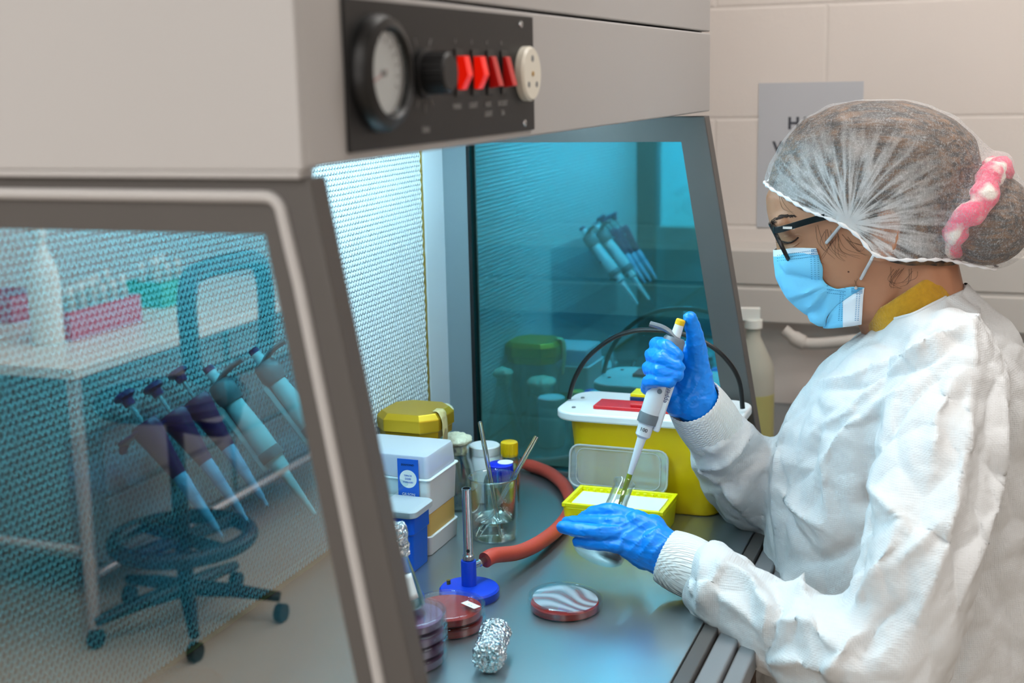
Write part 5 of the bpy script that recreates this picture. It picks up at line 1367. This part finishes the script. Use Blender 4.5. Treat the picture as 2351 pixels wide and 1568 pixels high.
# near lens rim: top outer corner to lower edge; lens is turned edge-on to the camera
T0 = gp(1771, 519, .066); B0 = gp(1817, 604, .058)
def rimpts(s):
    out = []
    for k in range(28):
        a = 2*PI*k/28; u = math.copysign(abs(math.cos(a))**.7, math.cos(a)); v = math.copysign(abs(math.sin(a))**.75, math.sin(a))
        c = (T0+B0)/2; up2 = (T0-B0)/2; 
        cx = XH + s*.036; p = Vector((cx + u*.0265, c.y + up2.y*v*.98 + .006*(1-abs((u*.0265*s + .0))/.03*1.0) - .003*0, c.z + up2.z*v*.98))
        p.y += -.10*(abs(p.x-XH))**1.0*.35 + .002
        out.append(p)
    return out
gls = MB()
for s in (-1, 1):
    rp = rimpts(s); gls.tube(rp, .0028, 10, closed=True)
n0_ = Vector((XH, 0, 0)); r1, r2 = rimpts(-1), rimpts(1)
a = min(r1, key=lambda p: (p.x-XH)**2 + (p.z-T0.z+.012)**2); c = min(r2, key=lambda p: (p.x-XH)**2 + (p.z-T0.z+.012)**2)
gls.tube(smooth_path([a, (a+c)/2 + Vector((0, .004, .002)), c], 6), .0020, 10)
go2 = gls.build('glasses', 'frame_black', pn)
for s in (-1, 1):
    rp = rimpts(s); b = MB(); cc = sum(rp, Vector())/len(rp); b.add([cc] + rp, [(0, k+1, (k+1) % len(rp) + 1) for k in range(len(rp))]); b.build('lens', 'lens', go2, smooth=False)
for s in (-1, 1):
    hg = gp(1790, 527, .070); en = gp(1885, 500, .0815); er = gp(2025, 470, .0875)
    hg, en, er = [Vector((XH + s*(XH-p.x), p.y, p.z)) for p in (hg, en, er)]
    tp0 = max(rimpts(s), key=lambda p: abs(p.x-XH)*1. + (p.z - T0.z)*1.2)
    b = MB(); ps = smooth_path([tp0, hg, en, er], 6); rows = []
    for i, p in enumerate(ps):
        hh = .0042 if i > 2 else .0052
        rows.append([p + Vector((dx, 0, dz)) for dx, dz in ((-.0012, -hh), (.0012, -hh), (.0012, hh), (-.0012, hh))])
    b.loft(rows); tm = b.build('temple', 'frame_black', go2, bevel=.0006)
    if s < 0:
        b = MB(); p = gp(1811, 523, .0755); b.box((p.x-.0006, p.y-.0075, p.z-.0016), (p.x, p.y+.0075, p.z+.0016), None); b.build('temple_mark', 'steel', tm, smooth=False)

# ---- eye, brow, mole
def on_face(px, py, lift=.0006):
    h = project(BT, px, py); return (h if h else hp_(px, py, .05)) + Vector((-lift, 0, 0))
b = MB()
for k in range(70):
    t = random.random(); x0 = 1768 + 52*t; y0 = 513 - 16*math.sin(min(1, t*1.3)*PI*.62) + random.uniform(-5, 5)*(1-t*.6)
    dx = random.uniform(7, 12); q = [on_face(x0, y0), on_face(x0 + dx*.5, y0 - 3.0), on_face(x0 + dx, y0 - 3 + 4*t)]
    b.tube(q, [.0005, .0004, .0002], 4)
tag(b.build('eyebrow', 'brow_hair', pn), kind='stuff')
b = MB()
eyl = [(1793, 553), (1803, 556), (1814, 557), (1825, 552), (1833, 545)]
b.tube(smooth_path([on_face(*q, .0004) for q in eyl], 5), .0011, 8)
for k in range(9):
    x, y = np.interp(k, range(9), np.linspace(1795, 1829, 9)), 0; y = np.interp(x, [q[0] for q in eyl], [q[1] for q in eyl])
    b.tube([on_face(x, y, .001), on_face(x-7, y+3, .004), on_face(x-13, y+1, .006)], [.0004, .0003, .0001], 4)
b.build('eyelashes', 'brow_hair', pn)
b = MB()
for line in ([(1800, 543), (1815, 541), (1832, 538), (1843, 541)], [(1808, 566), (1822, 566), (1836, 556)]):
    b.tube(smooth_path([on_face(*q, -.0002) for q in line], 5), [.0002] + [.0009]*(5*(len(line)-1)-1) + [.0002], 8)
b.build('eyelid', 'skin', pn)
b = MB(); c = on_face(1948, 624, 0); b.lathe([(.0013, 0), (.001, .0005), (0, .0007)], M4(c, (-1, 0, 0)), 12); b.build('mole', 'mole_brown', pn)
# legs in grey trousers and the stool she sits on, below the gown
b = MB()
for s in (-1, 1):
    capsules(b, [(Vector((XH + s*.09, .02, -.22)), .085), (Vector((XH + s*.11, .215, -.34)), .068), (Vector((XH + s*.11, .20, -.80)), .045)])
    capsules(b, [(Vector((XH + s*.11, .18, -.855)), .042), (Vector((XH + s*.12, .30, -.868)), .031)])
capsules(b, [(hp_(2090, 1500), .12), (Vector((XH, .03, -.20)), .13)])
remesh(b, .008, 4).build('trousers', 'trouser_grey', pn, angle=180)
ws = Vector((XH, -.02, ZF)); t = thing('lab_stool', 'stool under the seated worker in front of the cabinet', 'stool', ws)
MB().lathe([(0, .50), (.12, .505), (.17, .52), (.175, .545), (.16, .56), (0, .562)], M4(ws), 36).build('seat', 'stool_black', t)
MB().cyl(ws + Vector((0, 0, .08)), ws + Vector((0, 0, .50)), .025, n=20).build('gas_column', 'stool_metal', t)
for k in range(5):
    a = 2*PI*k/5; e = ws + Vector((.26*math.cos(a), .26*math.sin(a), .025)); MB().tube([ws + Vector((0, 0, .1)), e], [.024, .02], 10).build('star_leg', 'stool_black', t)

# ---- flask in the left hand, pipette in the right
fb0, fb1 = P(1371, 1277, 1.640), P(1434, 1108, 1.694); ax = (fb1-fb0); Hh = ax.length
hf = thing('conical_flask', 'small conical flask with red medium held tilted in the left glove', 'flask', fb0); M = M4(fb0, ax); r = .0128; R0 = .0335
vessel([(R0-.006, 0), (R0-.001, .003), (R0, .008), (R0*.93, .016), (.021, Hh*.45), (r*1.08, Hh*.66), (r, Hh*.76), (r, Hh*.96), (r+.0018, Hh*.985), (r+.0018, Hh)], .0013, M).build('flask_glass', 'glass', hf)
fluid([(R0-.008, .0025), (R0-.0035, .005), (R0-.0028, .008), (R0*.93-.0025, .016), (R0*.88-.0025, .019)], M).build('red_medium', 'medium_red', hf)
hpip = pipette_grey('grey pipette with yellow button held in the right glove over the flask', 'yellow_cap', True)
C0, T1 = P(1442, 1101, 1.690), P(1564, 733, 1.662); d = (T1-C0).normalized()
place(hpip, T1 - d*.255, T1, (.12, -1, 0))
b = MB(); b.lathe([(.0035, .046), (.0036, .040), (.0034, .03), (.0026, .0), (.0009, -.018), (.0004, -.018), (.0022, .0), (.0028, .03)], None, 20, cap=False); b.build('disposable_tip', 'tip_green', hpip)
b = MB(); b.lathe([(0, -.016), (.0006, -.016), (.0020, .0), (.0023, .012), (0, .012)], None, 16); b.build('drawn_liquid', 'tip_fluid', hpip)
# ============================================================ light
def area(name, loc, rot, size, power, col=(1, 1, 1), sy=None):
    l = bpy.data.lights.new(name, 'AREA'); l.energy = power; l.color = col; l.size = size
    if sy: l.shape = 'RECTANGLE'; l.size_y = sy
    o = bpy.data.objects.new(name, l); COL.objects.link(o); o.location = loc; o.rotation_euler = rot; return o
area('ceiling_lamp_near', (-1.0, .9, ZC-.06), (0, 0, 0), 1.6, 26, (1., .975, .95), 2.0)
area('ceiling_lamp_far', (1.75, .1, ZC-.06), (0, 0, 0), .6, 9, (1., .975, .95), 1.2)
area('window_daylight', (-3.3, .6, .5), (0, math.radians(-90), 0), 1.4, 32, (1., .975, .96), 2.4)
area('gown_fill_light', (.9, -1.4, ZC-.06), (0, 0, 0), .6, 4.5, (1., .975, .95), 1.2)  # added fill from out of view, brightens the dark back of the gown
w = bpy.data.worlds.new('World'); S.world = w; w.use_nodes = True
w.node_tree.nodes['Background'].inputs[0].default_value = (.9, .95, 1, 1); w.node_tree.nodes['Background'].inputs[1].default_value = .3

# ============================================================ camera
cd = bpy.data.cameras.new('camera'); cam = bpy.data.objects.new('camera', cd); COL.objects.link(cam)
cd.sensor_width = 36; cd.lens = F/W*36; cd.clip_start = .02
right = Vector((R[0][0], R[1][0], R[2][0])); upv = Vector((R[0][1], R[1][1], R[2][1])); fwd = Vector((R[0][2], R[1][2], R[2][2]))
m = Matrix((right, upv, -fwd)).transposed().to_4x4(); m.translation = CAM; cam.matrix_world = m
cd.dof.use_dof = True; cd.dof.focus_distance = 1.68; cd.dof.aperture_fstop = 5.0
S.camera = cam
S.view_settings.view_transform = 'Standard'; S.view_settings.look = 'None'; S.view_settings.gamma = 1; S.view_settings.exposure = .16
S.cycles.max_bounces = 9; S.cycles.transmission_bounces = 7; S.cycles.transparent_max_bounces = 18; S.cycles.glossy_bounces = 5; S.cycles.diffuse_bounces = 4; S.cycles.adaptive_threshold = .02
S.cycles.caustics_reflective = False; S.cycles.caustics_refractive = False; S.cycles.use_denoising = True
S.cycles.sample_clamp_indirect = 6
